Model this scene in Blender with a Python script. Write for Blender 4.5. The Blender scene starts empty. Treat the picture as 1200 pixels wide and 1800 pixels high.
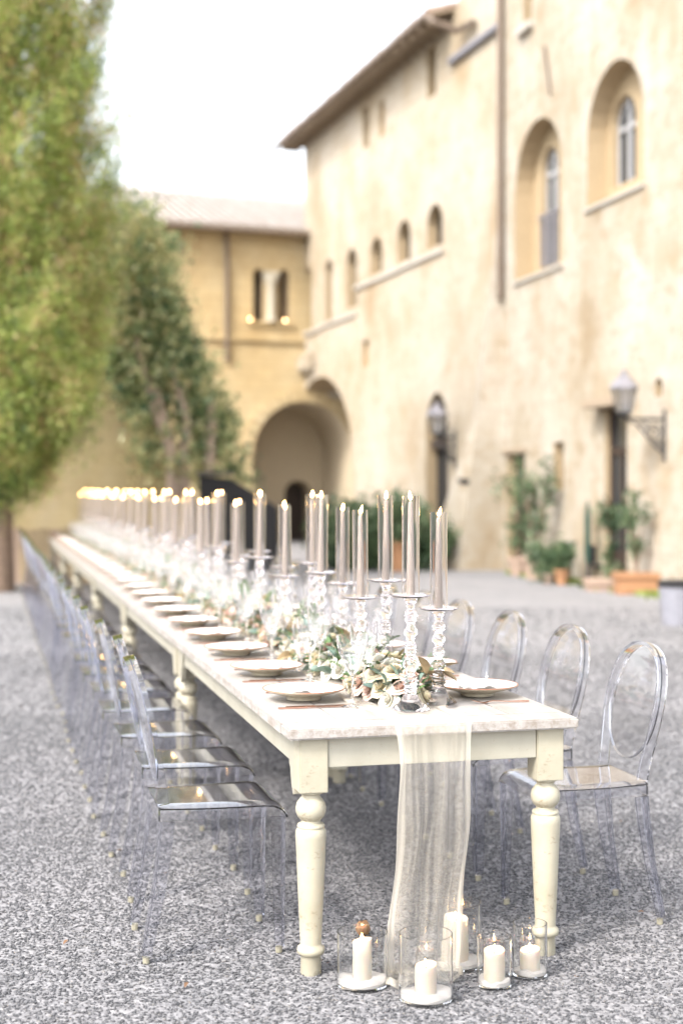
import bpy, bmesh, math, random
import numpy as np
from mathutils import Vector, Matrix
from mathutils.geometry import tessellate_polygon
random.seed(7); rng = np.random.default_rng(7)
PI = math.pi
sc = bpy.context.scene
col = sc.collection

# ------------------------------------------------------------------ camera, sky, sun, exposure
F, CX, HY, EYE = 2500.0, 600.0, 860.0, 1.5      # focal length and horizon of the photograph (px), eye height (m)
cam = bpy.data.cameras.new('camera'); camo = bpy.data.objects.new('camera', cam); col.objects.link(camo)
camo.location = (0, 0, EYE); camo.rotation_euler = (PI/2, 0, 0)
cam.sensor_fit = 'VERTICAL'; cam.sensor_height = 36; cam.sensor_width = 24; cam.lens = 50
cam.shift_y = -40/1800; cam.clip_end = 500; cam.clip_start = .05
cam.dof.use_dof = True; cam.dof.focus_distance = 4.58; cam.dof.aperture_fstop = 1.5
sc.camera = camo
sc.view_settings.view_transform = 'Standard'; sc.view_settings.look = 'None'
sc.view_settings.gamma = 1; sc.view_settings.use_curve_mapping = False
sc.view_settings.exposure = 1.95
SUN_EL, SUN_AZ = 46, -140      # azimuth measured from +Y towards +X
w = bpy.data.worlds.new('World'); sc.world = w; w.use_nodes = True
nt = w.node_tree; bg = nt.nodes['Background']
sky = nt.nodes.new('ShaderNodeTexSky'); sky.sky_type = 'NISHITA'; sky.sun_disc = False
sky.sun_elevation = math.radians(SUN_EL); sky.sun_rotation = math.radians(SUN_AZ); sky.dust_density = 3; sky.air_density = 1.2
hs = nt.nodes.new('ShaderNodeHueSaturation'); hs.inputs['Saturation'].default_value = .28; hs.inputs['Value'].default_value = 1.0
nt.links.new(sky.outputs[0], hs.inputs['Color']); nt.links.new(hs.outputs[0], bg.inputs[0]); bg.inputs[1].default_value = .15
sl = bpy.data.lights.new('sun', 'SUN'); sl.energy = 1.15; sl.angle = math.radians(14); sl.color = (1, .94, .86)
so = bpy.data.objects.new('sun', sl); col.objects.link(so)
sd = Vector((math.sin(math.radians(SUN_AZ))*math.cos(math.radians(SUN_EL)), math.cos(math.radians(SUN_AZ))*math.cos(math.radians(SUN_EL)), math.sin(math.radians(SUN_EL))))
so.rotation_euler = sd.to_track_quat('Z', 'Y').to_euler()
cy = sc.cycles
cy.use_denoising = True; cy.max_bounces = 64; cy.transparent_max_bounces = 64; cy.transmission_bounces = 64
cy.glossy_bounces = 6; cy.diffuse_bounces = 4; cy.caustics_reflective = False; cy.caustics_refractive = True; cy.blur_glossy = .3
cy.sample_clamp_indirect = 8

# ------------------------------------------------------------------ helpers
def tag(o, label=None, cat=None, group=None, kind=None):
    if label: o['label'] = label
    if cat: o['category'] = cat
    if group: o['group'] = group
    if kind: o['kind'] = kind
    return o
def empty(name, loc=(0, 0, 0), rz=0, parent=None):
    o = bpy.data.objects.new(name, None); col.objects.link(o); o.location = loc; o.rotation_euler = (0, 0, rz)
    o.empty_display_size = .1
    if parent: o.parent = parent
    return o
def link(name, me, parent=None, loc=None, rot=None, scale=None):
    o = bpy.data.objects.new(name, me); col.objects.link(o)
    if parent: o.parent = parent
    if loc is not None: o.location = loc
    if rot is not None: o.rotation_euler = rot
    if scale is not None: o.scale = scale
    return o
def copy_tree(o, parent=None):
    c = o.copy(); col.objects.link(c); c.parent = parent
    for ch in o.children: copy_tree(ch, c)
    return c
class MB:
    def __init__(s): s.v = []; s.f = []; s.m = []
    def add(s, vs, fs, mi=0):
        n = len(s.v); s.v += [tuple(p) for p in vs]; s.f += [tuple(i+n for i in f) for f in fs]; s.m += [mi]*len(fs); return s
    def box(s, x0, x1, y0, y1, z0, z1, mi=0):
        v = [(x, y, z) for z in (z0, z1) for y in (y0, y1) for x in (x0, x1)]
        return s.add(v, [(0,2,3,1), (4,5,7,6), (0,1,5,4), (2,6,7,3), (0,4,6,2), (1,3,7,5)], mi)
    def quad(s, a, b, c, d, mi=0): return s.add([a, b, c, d], [(0,1,2,3)], mi)
    def lathe(s, prof, n=24, c=(0, 0, 0), zig=None, mi=0, cap=True):
        vs = []; fs = []
        for i, (r, z) in enumerate(prof):
            for k in range(n):
                a = 2*PI*k/n; rr = r
                if zig and zig[0] <= z <= zig[1] and r > .004: rr = r*(1+(zig[2] if k % 2 else -zig[2]))
                vs.append((c[0]+rr*math.cos(a), c[1]+rr*math.sin(a), c[2]+z))
        for i in range(len(prof)-1):
            for k in range(n):
                fs.append((i*n+k, i*n+(k+1) % n, (i+1)*n+(k+1) % n, (i+1)*n+k))
        if cap and prof[0][0] > 1e-5: fs.append(tuple(range(n))[::-1])
        if cap and prof[-1][0] > 1e-5: fs.append(tuple((len(prof)-1)*n+k for k in range(n)))
        return s.add(vs, fs, mi)
    def sweep(s, path, hw, hd, side, closed=False, mi=0, taper=None):
        """rectangle section swept along path; 'side' is the axis of half-depth hd"""
        P = [Vector(p) for p in path]; n = len(P); vs = []; fs = []; sd_ = Vector(side)
        for i, p in enumerate(P):
            a = P[(i-1) % n] if (closed or i) else p; b = P[(i+1) % n] if (closed or i < n-1) else p
            t = (b-a).normalized(); w_ = t.cross(sd_).normalized(); d_ = w_.cross(t).normalized()
            k = taper[i] if taper else 1
            for u_, v_ in ((-1, -1), (1, -1), (1, 1), (-1, 1)): vs.append(p+w_*hw*k*u_+d_*hd*k*v_)
        m = n if closed else n-1
        for i in range(m):
            for k in range(4):
                j = (i+1) % n
                fs.append((i*4+k, i*4+(k+1) % 4, j*4+(k+1) % 4, j*4+k))
        if not closed: fs += [(3, 2, 1, 0), tuple((n-1)*4+k for k in range(4))]
        return s.add(vs, fs, mi)
    def tube(s, path, r, n=8, mi=0):
        P = [Vector(p) for p in path]; m = len(P); vs = []; fs = []
        ref = Vector((0, 0, 1)) if abs((P[-1]-P[0]).normalized().z) < .9 else Vector((1, 0, 0))
        for i, p in enumerate(P):
            t = (P[min(i+1, m-1)]-P[max(i-1, 0)]).normalized(); x = t.cross(ref).normalized(); y = t.cross(x)
            rr = r[i] if isinstance(r, (list, tuple)) else r
            for k in range(n): vs.append(p+x*rr*math.cos(2*PI*k/n)+y*rr*math.sin(2*PI*k/n))
        for i in range(m-1):
            for k in range(n): fs.append((i*n+k, i*n+(k+1) % n, (i+1)*n+(k+1) % n, (i+1)*n+k))
        fs += [tuple(range(n))[::-1], tuple((m-1)*n+k for k in range(n))]
        return s.add(vs, fs, mi)
    def mesh(s, name, mats, smooth=False, bevel=0, fix=True):
        me = bpy.data.meshes.new(name); me.from_pydata(s.v, [], s.f)
        for m in (mats if isinstance(mats, (list, tuple)) else [mats]): me.materials.append(m)
        if any(s.m): me.polygons.foreach_set('material_index', s.m)
        if bevel or fix:
            bm = bmesh.new(); bm.from_mesh(me)
            if fix: bmesh.ops.remove_doubles(bm, verts=bm.verts, dist=1e-6); bmesh.ops.recalc_face_normals(bm, faces=bm.faces)
            if bevel: bmesh.ops.bevel(bm, geom=[e for e in bm.edges if len(e.link_faces) == 2 and e.calc_face_angle(0) > .6], offset=bevel, segments=2, affect='EDGES', clamp_overlap=True)
            bm.to_mesh(me); bm.free()
        if smooth:
            me.polygons.foreach_set('use_smooth', [True]*len(me.polygons))
            me.set_sharp_from_angle(angle=smooth if not isinstance(smooth, bool) else .7)
        me.update(); return me

class N:
    def __init__(s, name):
        s.m = bpy.data.materials.new(name); s.m.use_nodes = True; s.t = s.m.node_tree
        s.b = s.t.nodes['Principled BSDF']; s.out = s.t.nodes['Material Output']
    def n(s, typ, **k):
        nd = s.t.nodes.new('ShaderNode'+typ)
        for a, b in k.items():
            if hasattr(nd, a) and a not in ('scale',): setattr(nd, a, b)
        return nd
    def l(s, a, b): s.t.links.new(a, b)
    def co(s, kind='Object', scale=(1, 1, 1)):
        tc = s.n('TexCoord'); mp = s.n('Mapping'); mp.inputs['Scale'].default_value = scale
        s.l(tc.outputs[kind], mp.inputs[0]); return mp.outputs[0]
    def pos(s, scale=(1, 1, 1)):
        g = s.n('NewGeometry'); mp = s.n('Mapping'); mp.inputs['Scale'].default_value = scale
        s.l(g.outputs['Position'], mp.inputs[0]); return mp.outputs[0]
    def noise(s, vec, scale, detail=4, rough=.55):
        t = s.n('TexNoise'); t.inputs['Scale'].default_value = scale; t.inputs['Detail'].default_value = detail
        t.inputs['Roughness'].default_value = rough; s.l(vec, t.inputs['Vector']); return t.outputs['Fac']
    def ramp(s, fac, stops):
        r = s.n('ValToRGB'); e = r.color_ramp.elements
        while len(e) < len(stops): e.new(.5)
        for i, (p, c) in enumerate(stops):
            e[i].position = p; e[i].color = (*c, 1) if len(c) == 3 else c
        s.l(fac, r.inputs[0]); return r.outputs[0]
    def mix(s, fac, a, b, mode='MIX'):
        m = s.n('Mix'); m.data_type = 'RGBA'; m.blend_type = mode
        for i, x in ((0, fac), (6, a), (7, b)):
            if isinstance(x, (int, float)): m.inputs[i].default_value = x
            elif isinstance(x, tuple): m.inputs[i].default_value = (*x, 1)
            else: s.l(x, m.inputs[i])
        return m.outputs[2]
    def math(s, op, a, b=0.0, clamp=False):
        m = s.n('Math'); m.operation = op; m.use_clamp = clamp
        for i, x in ((0, a), (1, b)):
            if isinstance(x, (int, float)): m.inputs[i].default_value = x
            else: s.l(x, m.inputs[i])
        return m.outputs[0]
    def bump(s, h, strength=.4, dist=.02):
        b = s.n('Bump'); b.inputs['Strength'].default_value = strength; b.inputs['Distance'].default_value = dist
        s.l(h, b.inputs['Height']); return b.outputs[0]
    def set(s, base=None, rough=None, normal=None, metal=None, **k):
        for nm, v in (('Base Color', base), ('Roughness', rough), ('Metallic', metal), ('Normal', normal)):
            if v is None: continue
            if isinstance(v, tuple): s.b.inputs[nm].default_value = (*v, 1)
            elif isinstance(v, (int, float)): s.b.inputs[nm].default_value = v
            else: s.l(v, s.b.inputs[nm])
        for a, v in k.items(): s.b.inputs[a].default_value = v
        return s.m

def simple(name, c, rough=.6, metal=0, var=.12, scale=20):
    n = N(name); f = n.noise(n.pos(), scale)
    lo = tuple(x*(1-var) for x in c); hi = tuple(min(1, x*(1+var)) for x in c)
    return n.set(base=n.ramp(f, [(.3, lo), (.7, hi)]), rough=rough, metal=metal)

def glass(name, solid=.5, tint=(1, 1, 1), rough=0.0, ior=1.5, thin=1.5, bump=None, refl=1.0):
    """clear material: part true refraction, part thin-walled (transparent with Fresnel gloss)"""
    n = N(name); g = n.n('BsdfGlass'); g.inputs['IOR'].default_value = ior; g.inputs['Roughness'].default_value = rough
    g.inputs['Color'].default_value = (*tint, 1)
    t = n.n('BsdfTransparent'); t.inputs[0].default_value = (*tint, 1)
    gl = n.n('BsdfGlossy'); gl.inputs['Roughness'].default_value = max(rough, .02); gl.inputs[0].default_value = (refl, refl, refl, 1)
    lw = n.n('LayerWeight'); lw.inputs[0].default_value = .5
    f0 = ((thin-1)/(thin+1))**2; fr = n.math('ADD', f0, n.math('MULTIPLY', n.math('POWER', lw.outputs['Facing'], 5), 1-f0), True)
    m1 = n.n('MixShader'); n.l(fr, m1.inputs[0]); n.l(t.outputs[0], m1.inputs[1]); n.l(gl.outputs[0], m1.inputs[2])
    m2 = n.n('MixShader'); m2.inputs[0].default_value = solid; n.l(m1.outputs[0], m2.inputs[1]); n.l(g.outputs[0], m2.inputs[2])
    if bump:
        b = n.bump(n.noise(n.co(), bump[0], 2), bump[1], bump[2]); n.l(b, g.inputs['Normal']); n.l(b, gl.inputs['Normal'])
    n.l(m2.outputs[0], n.out.inputs[0]); return n.m

# ------------------------------------------------------------------ materials
def mat_gravel(name, stones=False):
    n = N(name)
    if stones:
        g = n.n('NewGeometry'); f = g.outputs['Random Per Island']
        c = n.ramp(f, [(0, (.045, .045, .049)), (.2, (.08, .08, .086)), (.6, (.110, .110, .117)), (.9, (.142, .142, .149)), (1, (.19, .18, .172))])  # stones darker than the bare ground: foreground shade put into their colour
        return n.set(base=c, rough=.9)
    v = n.n('TexVoronoi'); v.inputs['Scale'].default_value = 75; n.l(n.pos(), v.inputs[0])
    c = n.ramp(v.outputs['Color'], [(0, (.05, .05, .055)), (.4, (.125, .127, .133)), (.8, (.215, .213, .218)), (1, (.31, .30, .30))])
    d = n.noise(n.pos(), .5, 5); c = n.mix(n.math('MULTIPLY', d, .5), c, (.33, .315, .33))
    big = n.noise(n.pos((1, .35, 1)), 1.4, 4, .6)
    c = n.mix(n.math('MULTIPLY', n.ramp(big, [(.35, (0, 0, 0)), (.75, (1, 1, 1))]), .3), c, (.34, .32, .32))
    h = n.math('SUBTRACT', 1, v.outputs['Distance'])
    return n.set(base=c, rough=.95, normal=n.bump(h, .45, .012))
M = {}
M['ground'] = mat_gravel('gravel_ground'); M['stones'] = mat_gravel('gravel_stones', True)

def mat_plaster(name, cols, sc_=.45, course=0, stain=.5):
    n = N(name); p = n.pos((1, 1, .7)); f = n.noise(p, sc_, 8, .62); f2 = n.noise(n.pos((1, 1, .6)), 1.0, 7, .68)
    c = n.ramp(f, [(.28, cols[0]), (.44, cols[1]), (.58, cols[2]), (.75, cols[3])])
    c = n.mix(n.math('MULTIPLY', n.ramp(f2, [(.5, (0, 0, 0)), (.72, (1, 1, 1))]), stain), c, cols[4])
    f3 = n.noise(n.pos((1, 1, 1.4)), 3.2, 8, .72); c = n.mix(n.math('MULTIPLY', n.ramp(f3, [(.50, (0, 0, 0)), (.66, (1, 1, 1))]), .6*stain), c, cols[0])
    hgt = n.noise(n.pos(), 9, 6, .65)
    if course:
        # tufa blocks: joints by height and along the wall
        br = n.n('TexBrick'); br.inputs['Scale'].default_value = 1; br.inputs['Mortar Size'].default_value = .018
        br.inputs['Brick Width'].default_value = .62; br.inputs['Row Height'].default_value = .3
        br.inputs['Color1'].default_value = (.75, .75, .75, 1); br.inputs['Color2'].default_value = (1, 1, 1, 1); br.inputs['Mortar'].default_value = (.55, .55, .55, 1)
        g = n.n('NewGeometry'); sx = n.n('SeparateXYZ'); n.l(g.outputs['Position'], sx.inputs[0]); cb = n.n('CombineXYZ')
        n.l(n.math('ADD', sx.outputs[0], sx.outputs[1]), cb.inputs[0]); n.l(sx.outputs[2], cb.inputs[1]); n.l(cb.outputs[0], br.inputs['Vector'])
        c = n.mix(course, c, br.outputs['Color'], 'MULTIPLY')
        hgt = n.math('ADD', hgt, br.outputs['Fac'])
    return n.set(base=c, rough=.92, normal=n.bump(hgt, .5, .04))
M['plaster'] = mat_plaster('pale_plaster', [(0.235, 0.166, 0.091), (0.353, 0.305, 0.235), (0.407, 0.364, 0.305), (0.449, 0.412, 0.364), (0.305, 0.225, 0.134)], .6, .16, .9)
M['plaster2'] = mat_plaster('wing_plaster', [(0.268, 0.193, 0.112), (0.369, 0.316, 0.241), (0.412, 0.364, 0.300), (0.449, 0.412, 0.358), (0.321, 0.241, 0.144)], .5, .14, .85)
M['tufa'] = mat_plaster('tufa_blocks', [(.40, .28, .13), (.49, .37, .20), (.53, .42, .25), (.56, .47, .32), (.38, .27, .13)], .6, .35, .4)
M['ochre'] = mat_plaster('ochre_wall', [(.344, .262, .123), (.426, .336, .172), (.459, .369, .213), (.484, .402, .271), (.312, .254, .139)], .9, .2, .4)
M['reveal'] = simple('ochre_reveal', (.36, .275, .17), .9)
M['inner'] = simple('interior_plaster', (.48, .40, .285), .9)  # cream-brown plaster inside the great arch and passage
M['dark'] = simple('unlit_interior_black', (.012, .010, .009), .8)  # near-black sheets closing openings: darkness of the unlit inside painted in
M['darkwood'] = simple('dark_door_wood', (.035, .022, .016), .6)
M['sill'] = simple('stone_sill', (.40, .37, .33), .8)
M['whitestone'] = simple('white_marble_column', (.42, .38, .30), .6)
M['iron'] = simple('dark_iron', (.05, .05, .055), .45, .6)
M['leadgrey'] = simple('grey_zinc', (.22, .21, .23), .5, .3)
M['pipe'] = simple('copper_brown_pipe', (.16, .12, .09), .5, .3)
M['frame_white'] = simple('white_window_frame', (.36, .36, .37), .5)
M['frame_wood'] = simple('brown_window_frame', (.14, .10, .08), .5)
n = N('window_glass'); M['pane'] = n.set(base=(.03, .035, .04), rough=.03); n.b.inputs['Specular IOR Level'].default_value = .45
n = N('roof_tile'); f = n.noise(n.pos(), 3, 5)
M['tile'] = n.set(base=n.ramp(f, [(.3, (.30, .20, .15)), (.5, (.42, .32, .26)), (.7, (.52, .45, .39))]), rough=.85)
n = N('sky_sheen_roof_tile'); f = n.noise(n.pos(), 2.5, 5)
M['tile_sky_sheen'] = n.set(base=n.ramp(f, [(.3, (.25, .21, .18)), (.5, (.31, .275, .25)), (.7, (.36, .33, .31))]), rough=.7)  # back roof: pale sky reflection put into the tile colour
M['rafter'] = simple('rafter_wood', (.30, .235, .17), .8)
M['terracotta'] = simple('terracotta', (.33, .17, .085), .8)
M['palepot'] = simple('pale_clay_pot', (.36, .26, .20), .8)
M['greybin'] = simple('grey_plastic', (.22, .22, .25), .6)
M['black'] = simple('black_cloth', (.008, .007, .008), .8)
M['greenpaint'] = simple('dark_green_canvas', (.015, .05, .035), .7)
M['bark'] = simple('bark', (.20, .14, .10), .95, var=.35)
M['palebark'] = simple('pale_bark', (.42, .32, .25), .95, var=.2)

def mat_leaf(name, stops, scale, trans=.35, rough=.6, fine=25):
    n = N(name); g = n.n('NewGeometry'); f = n.noise(n.pos(), scale, 5, .6)
    f = n.math('ADD', n.math('MULTIPLY', f, .72), n.math('MULTIPLY', g.outputs['Random Per Island'], .28))
    c = n.ramp(f, stops); d = n.n('BsdfDiffuse'); t = n.n('BsdfTranslucent'); gl = n.n('BsdfGlossy'); gl.inputs['Roughness'].default_value = rough
    n.l(c, d.inputs[0]); n.l(c, t.inputs[0]); m = n.n('MixShader'); m.inputs[0].default_value = trans
    n.l(d.outputs[0], m.inputs[1]); n.l(t.outputs[0], m.inputs[2])
    m2 = n.n('MixShader'); m2.inputs[0].default_value = .05; n.l(m.outputs[0], m2.inputs[1]); n.l(gl.outputs[0], m2.inputs[2]); n.l(m2.outputs[0], n.out.inputs[0]); return n.m
M['cypress'] = mat_leaf('cypress_foliage', [(.32, (.06, .09, .03)), (.42, (.20, .29, .06)), (.50, (.40, .50, .11)), (.57, (.54, .56, .17)), (.62, (.54, .36, .18)), (.8, (.52, .33, .19))], 1.7, .42)
M['ivy'] = mat_leaf('climber_leaves', [(.3, (.05, .11, .06)), (.42, (.16, .26, .13)), (.49, (.42, .50, .24)), (.56, (.68, .68, .36)), (.66, (.80, .70, .42))], .9, .5, .4)
M['shrub'] = mat_leaf('shrub_leaves', [(.3, (.035, .07, .03)), (.5, (.08, .14, .06)), (.7, (.20, .26, .13))], 3)
M['grass'] = mat_leaf('grass_blades', [(.3, (.14, .20, .04)), (.7, (.34, .40, .09))], 6)

# painted timber of the tables (object space is the table's own, so wear follows its own edges)
TW, TL, TH = .945, 2.915, .77
def mat_tabletop():
    n = N('worn_white_tabletop'); tc = n.n('TexCoord'); sx = n.n('SeparateXYZ'); n.l(tc.outputs['Object'], sx.inputs[0])
    x, y, z = sx.outputs
    d = n.math('MINIMUM', n.math('MINIMUM', x, n.math('SUBTRACT', TW, x)), n.math('MINIMUM', y, n.math('SUBTRACT', TL, y)))
    edge = n.math('SUBTRACT', 1, n.math('DIVIDE', d, .012), True)
    ns = n.noise(n.co('Object', (1, .5, 1)), 26, 7, .7); nb = n.noise(n.co('Object', (3, .5, 3)), 5, 6, .6)
    fine = n.noise(n.co('Object', (6, .6, 6)), 22, 6, .7)
    wear = n.math('MULTIPLY', n.math('ADD', edge, .0), n.ramp(ns, [(.46, (0, 0, 0)), (.60, (1, 1, 1))]), True)
    base = n.ramp(nb, [(.3, (.29, .265, .24)), (.5, (.365, .342, .322)), (.75, (.41, .39, .37))])
    base = n.mix(n.math('MULTIPLY', n.ramp(fine, [(.52, (0, 0, 0)), (.66, (1, 1, 1))]), .6), base, (.24, .195, .16))
    c = n.mix(n.math('MULTIPLY', wear, .55), base, (.17, .125, .085))
    return n.set(base=c, rough=.42, normal=n.bump(n.math('ADD', fine, n.math('MULTIPLY', ns, .6)), .25, .002))
M['tabletop'] = mat_tabletop()
n = N('cream_table_paint'); a = n.noise(n.co('Object', (1, 1, .6)), 6, 6, .6); b = n.noise(n.co(), 45, 6, .75)
c = n.ramp(a, [(.3, (.30, .28, .22)), (.6, (.35, .33, .27)), (.8, (.39, .365, .305))])
c = n.mix(n.math('MULTIPLY', n.ramp(b, [(.62, (0, 0, 0)), (.70, (1, 1, 1))]), .6), c, (.20, .15, .10))
M['tablepaint'] = n.set(base=c, rough=.5, normal=n.bump(b, .2, .002))
n = N('cream_leg_paint'); a = n.noise(n.co(), 7, 6, .6); b = n.noise(n.co('Object', (1, 1, 1.8)), 18, 9, .8)
c = n.ramp(a, [(.3, (.32, .29, .215)), (.6, (.38, .35, .27)), (.8, (.41, .385, .31))])
c = n.mix(n.math('MULTIPLY', n.ramp(b, [(.56, (0, 0, 0)), (.64, (1, 1, 1))]), .7), c, (.19, .145, .09))
M['legpaint'] = n.set(base=c, rough=.48, normal=n.bump(b, .3, .002))

M['acrylic'] = glass('clear_acrylic', 1, (.955, .958, .976), 0, 1.49, 1.6)
M['acrylic_leg'] = glass('clear_acrylic_leg', 1, (.92, .924, .95), .02, 1.4, 1.6)
M['acrylic_seat'] = glass('clear_acrylic_seat', 1, (.985, .985, .994), .02, 1.49, 1.5)
M['acrylic_panel'] = glass('clear_acrylic_panel', 1, (.99, .99, .996), 0, 1.45, 1.5)
M['foot'] = simple('frosted_foot_cap', (.27, .25, .19), .4)
M['crystal'] = glass('pink_tinted_crystal', 1, (.998, .985, .993), 0, 1.5, 1.8)
M['stemware'] = glass('cut_crystal', 1, (.998, .996, .998), 0, 1.5, 1.75)
M['tube'] = glass('hurricane_glass', 1, (.985, .975, .965), 0, 1.47, 1.5)
M['vase'] = glass('vase_glass', 1, (.998, 1, .998), 0, 1.47, 1.35)
M['taper'] = simple('taupe_wax', (.35, .30, .27), .45, var=.04)
n = N('white_wax'); M['wax'] = n.set(base=(.58, .51, .43), rough=.5)
n.b.inputs['Subsurface Weight'].default_value = .5; n.b.inputs['Subsurface Radius'].default_value = (.03, .015, .008); n.b.inputs['Subsurface Scale'].default_value = .5
M['wick'] = simple('wick', (.03, .02, .02), .9)
def emis(name, c, s):
    n = N(name); e = n.n('Emission'); e.inputs[0].default_value = (*c, 1); e.inputs[1].default_value = s; n.l(e.outputs[0], n.out.inputs[0]); return n.m
M['flame'] = emis('candle_flame', (1, .58, .22), 20)
M['bulb'] = emis('small_lamp_flame', (1, .55, .25), 14)
M['sand'] = simple('white_sand', (.52, .49, .47), .9, var=.12, scale=400)
n = N('stoneware'); a = n.noise(n.co(), 60, 4); M['plate'] = n.set(base=n.ramp(a, [(.35, (.44, .38, .28)), (.65, (.52, .47, .37))]), rough=.25)
M['plate_top'] = simple('white_glaze', (.680, .654, .612), .2, var=.03)
M['plate_rim'] = simple('rust_rim', (.33, .14, .08), .35)
n = N('white_napkin'); a = n.noise(n.co(), 40, 5); M['napkin'] = n.set(base=(.82, .80, .78), rough=.9, normal=n.bump(a, .4, .004))
n = N('rose_gold'); M['cutlery'] = n.set(base=(.62, .36, .27), rough=.22, metal=1)
M['ivory'] = simple('ivory_petal', (.56, .50, .36), .6, var=.06, scale=60)
M['white_petal'] = simple('white_petal', (.60, .58, .51), .6, var=.04, scale=60)
M['blush'] = simple('blush_petal', (.58, .43, .36), .6, var=.07, scale=60)
M['dusty'] = simple('dusty_rose_petal', (.50, .36, .29), .7, var=.12, scale=60)
for k in ('ivory', 'white_petal', 'blush', 'dusty'):
    b_ = M[k].node_tree.nodes['Principled BSDF']; b_.inputs['Subsurface Weight'].default_value = .25
    b_.inputs['Subsurface Radius'].default_value = (.01, .006, .004)
M['sage'] = simple('sage_leaf', (.13, .19, .155), .5, var=.2, scale=30)
M['green'] = simple('green_leaf', (.07, .125, .04), .45, var=.3, scale=30)
M['magnolia'] = simple('brown_leaf', (.27, .20, .11), .5, var=.3, scale=25)

# ------------------------------------------------------------------ ground
me = bpy.data.meshes.new('ground'); me.from_pydata([(-150, -100, 0), (150, -100, 0), (150, 200, 0), (-150, 200, 0)], [], [(0, 1, 2, 3)]); me.materials.append(M['ground'])
tag(link('ground', me), kind='structure')
def stones():
    V = []; octv = np.array([(1,0,0), (0,1,0), (-1,0,0), (0,-1,0), (0,0,1), (0,0,-.6)], float)
    octf = np.array([(0,1,4), (1,2,4), (2,3,4), (3,0,4), (1,0,5), (2,1,5), (3,2,5), (0,3,5)])
    P = []
    for z0, z1, den, r in ((3.6, 6.6, 8200, .0052), (6.6, 9.5, 3600, .0068), (9.5, 13, 1100, .0095), (13, 18, 260, .012)):
        area = .27*(z1*z1-z0*z0); k = int(area*den)
        Z = np.sqrt(rng.uniform(z0*z0, z1*z1, k)); X = rng.uniform(-.27, .27, k)*Z
        P.append(np.c_[X, Z, rng.uniform(.5, 1.35, k)*r])
    P = np.concatenate(P); k = len(P)
    a = rng.uniform(0, 2*PI, k); S = P[:, 2:3]*np.c_[rng.uniform(.8, 1.5, k), rng.uniform(.6, 1.0, k), rng.uniform(.32, .6, k)]
    v = octv[None]*S[:, None, :]; v += rng.normal(0, .16, v.shape)*P[:, 2][:, None, None]
    til = rng.normal(0, .24, k); y2 = v[..., 1]*np.cos(til)[:, None]-v[..., 2]*np.sin(til)[:, None]; z2 = v[..., 1]*np.sin(til)[:, None]+v[..., 2]*np.cos(til)[:, None]
    x = v[..., 0]*np.cos(a)[:, None]-y2*np.sin(a)[:, None]+P[:, 0:1]; y = v[..., 0]*np.sin(a)[:, None]+y2*np.cos(a)[:, None]+P[:, 1:2]
    z = z2+P[:, 2:3]*rng.uniform(.1, .5, (k, 1))
    verts = np.stack([x, y, z], -1).reshape(-1, 3); faces = (octf[None]+np.arange(k)[:, None, None]*6).reshape(-1)
    me = bpy.data.meshes.new('gravel'); me.vertices.add(len(verts)); me.vertices.foreach_set('co', verts.ravel())
    nf = len(faces)//3; me.loops.add(len(faces)); me.loops.foreach_set('vertex_index', faces); me.polygons.add(nf)
    me.polygons.foreach_set('loop_start', np.arange(nf)*3); me.update(calc_edges=True); me.materials.append(M['stones'])
    tag(link('gravel', me), label='loose grey crushed stone covering the courtyard', cat='gravel', kind='stuff')
stones()

# ------------------------------------------------------------------ walls of the courtyard
class Wall:
    def __init__(s, O, d, n): s.O = Vector(O); s.d = Vector(d).normalized(); s.n = Vector(n).normalized()
    def p(s, a, z, dep=0): q = s.O+s.d*a+s.n*dep; return (q.x, q.y, z)
    def px(s, px, py, dep=0):
        rx = (px-CX)/F; O = s.O+s.n*dep     # O + d a = t (rx, 1)
        det = s.d.x*(-1)-(-rx)*s.d.y; a = ((-O.x)*(-1)-(-rx)*(-O.y))/det
        t = O.y+s.d.y*a; return a, EYE+t*(HY-py)/F
    def arch(s, x0, x1, yt, yb, dep=0, n=14, kind='round'):
        a0 = s.px(x0, 500, dep)[0]; a1 = s.px(x1, 500, dep)[0]; a0, a1 = min(a0, a1), max(a0, a1)
        xm = (x0+x1)/2; zt = s.px(xm, yt, dep)[1]; zb = s.px(xm, yb, dep)[1]
        return s.loop(a0, a1, zb, zt, kind, n)
    def loop(s, a0, a1, zb, zt, kind='round', n=14):
        if kind == 'rect': return [(a0, zb), (a1, zb), (a1, zt), (a0, zt)]
        r = (a1-a0)/2; rz = r if kind == 'round' else r*1.35; c = (a0+a1)/2; zc = zt-rz
        return [(a0, zb), (a1, zb)]+[(c+r*math.cos(PI*k/n), zc+rz*math.sin(PI*k/n)) for k in range(n+1)]
    def face(s, mb, outer, holes, dep=0, mi=0):
        loops = [[Vector((a, z, 0)) for a, z in L] for L in [outer]+holes]
        tr = tessellate_polygon(loops); flat = [p for L in loops for p in L]
        mb.add([s.p(p.x, p.y, dep) for p in flat], tr, mi)
    def reveal(s, mb, L, d0, d1, mi=1):
        n = len(L)
        for i in range(n):
            (a, z), (b, y) = L[i], L[(i+1) % n]; mb.quad(s.p(a, z, d0), s.p(b, y, d0), s.p(b, y, d1), s.p(a, z, d1), mi)
    def plate(s, name, L, dep, mat, parent, th=0):
        mb = MB(); s.face(mb, L, [], dep)
        if th: s.reveal(mb, L, dep, dep+th, 0)
        return link(name, mb.mesh(name, mat, fix=False), parent)
    def bx(s, mb, a0, a1, z0, z1, d0, d1, mi=0):
        v = [s.p(a, z, d) for z in (z0, z1) for d in (d0, d1) for a in (a0, a1)]
        return mb.add(v, [(0,2,3,1), (4,5,7,6), (0,1,5,4), (2,6,7,3), (0,4,6,2), (1,3,7,5)], mi)

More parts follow.
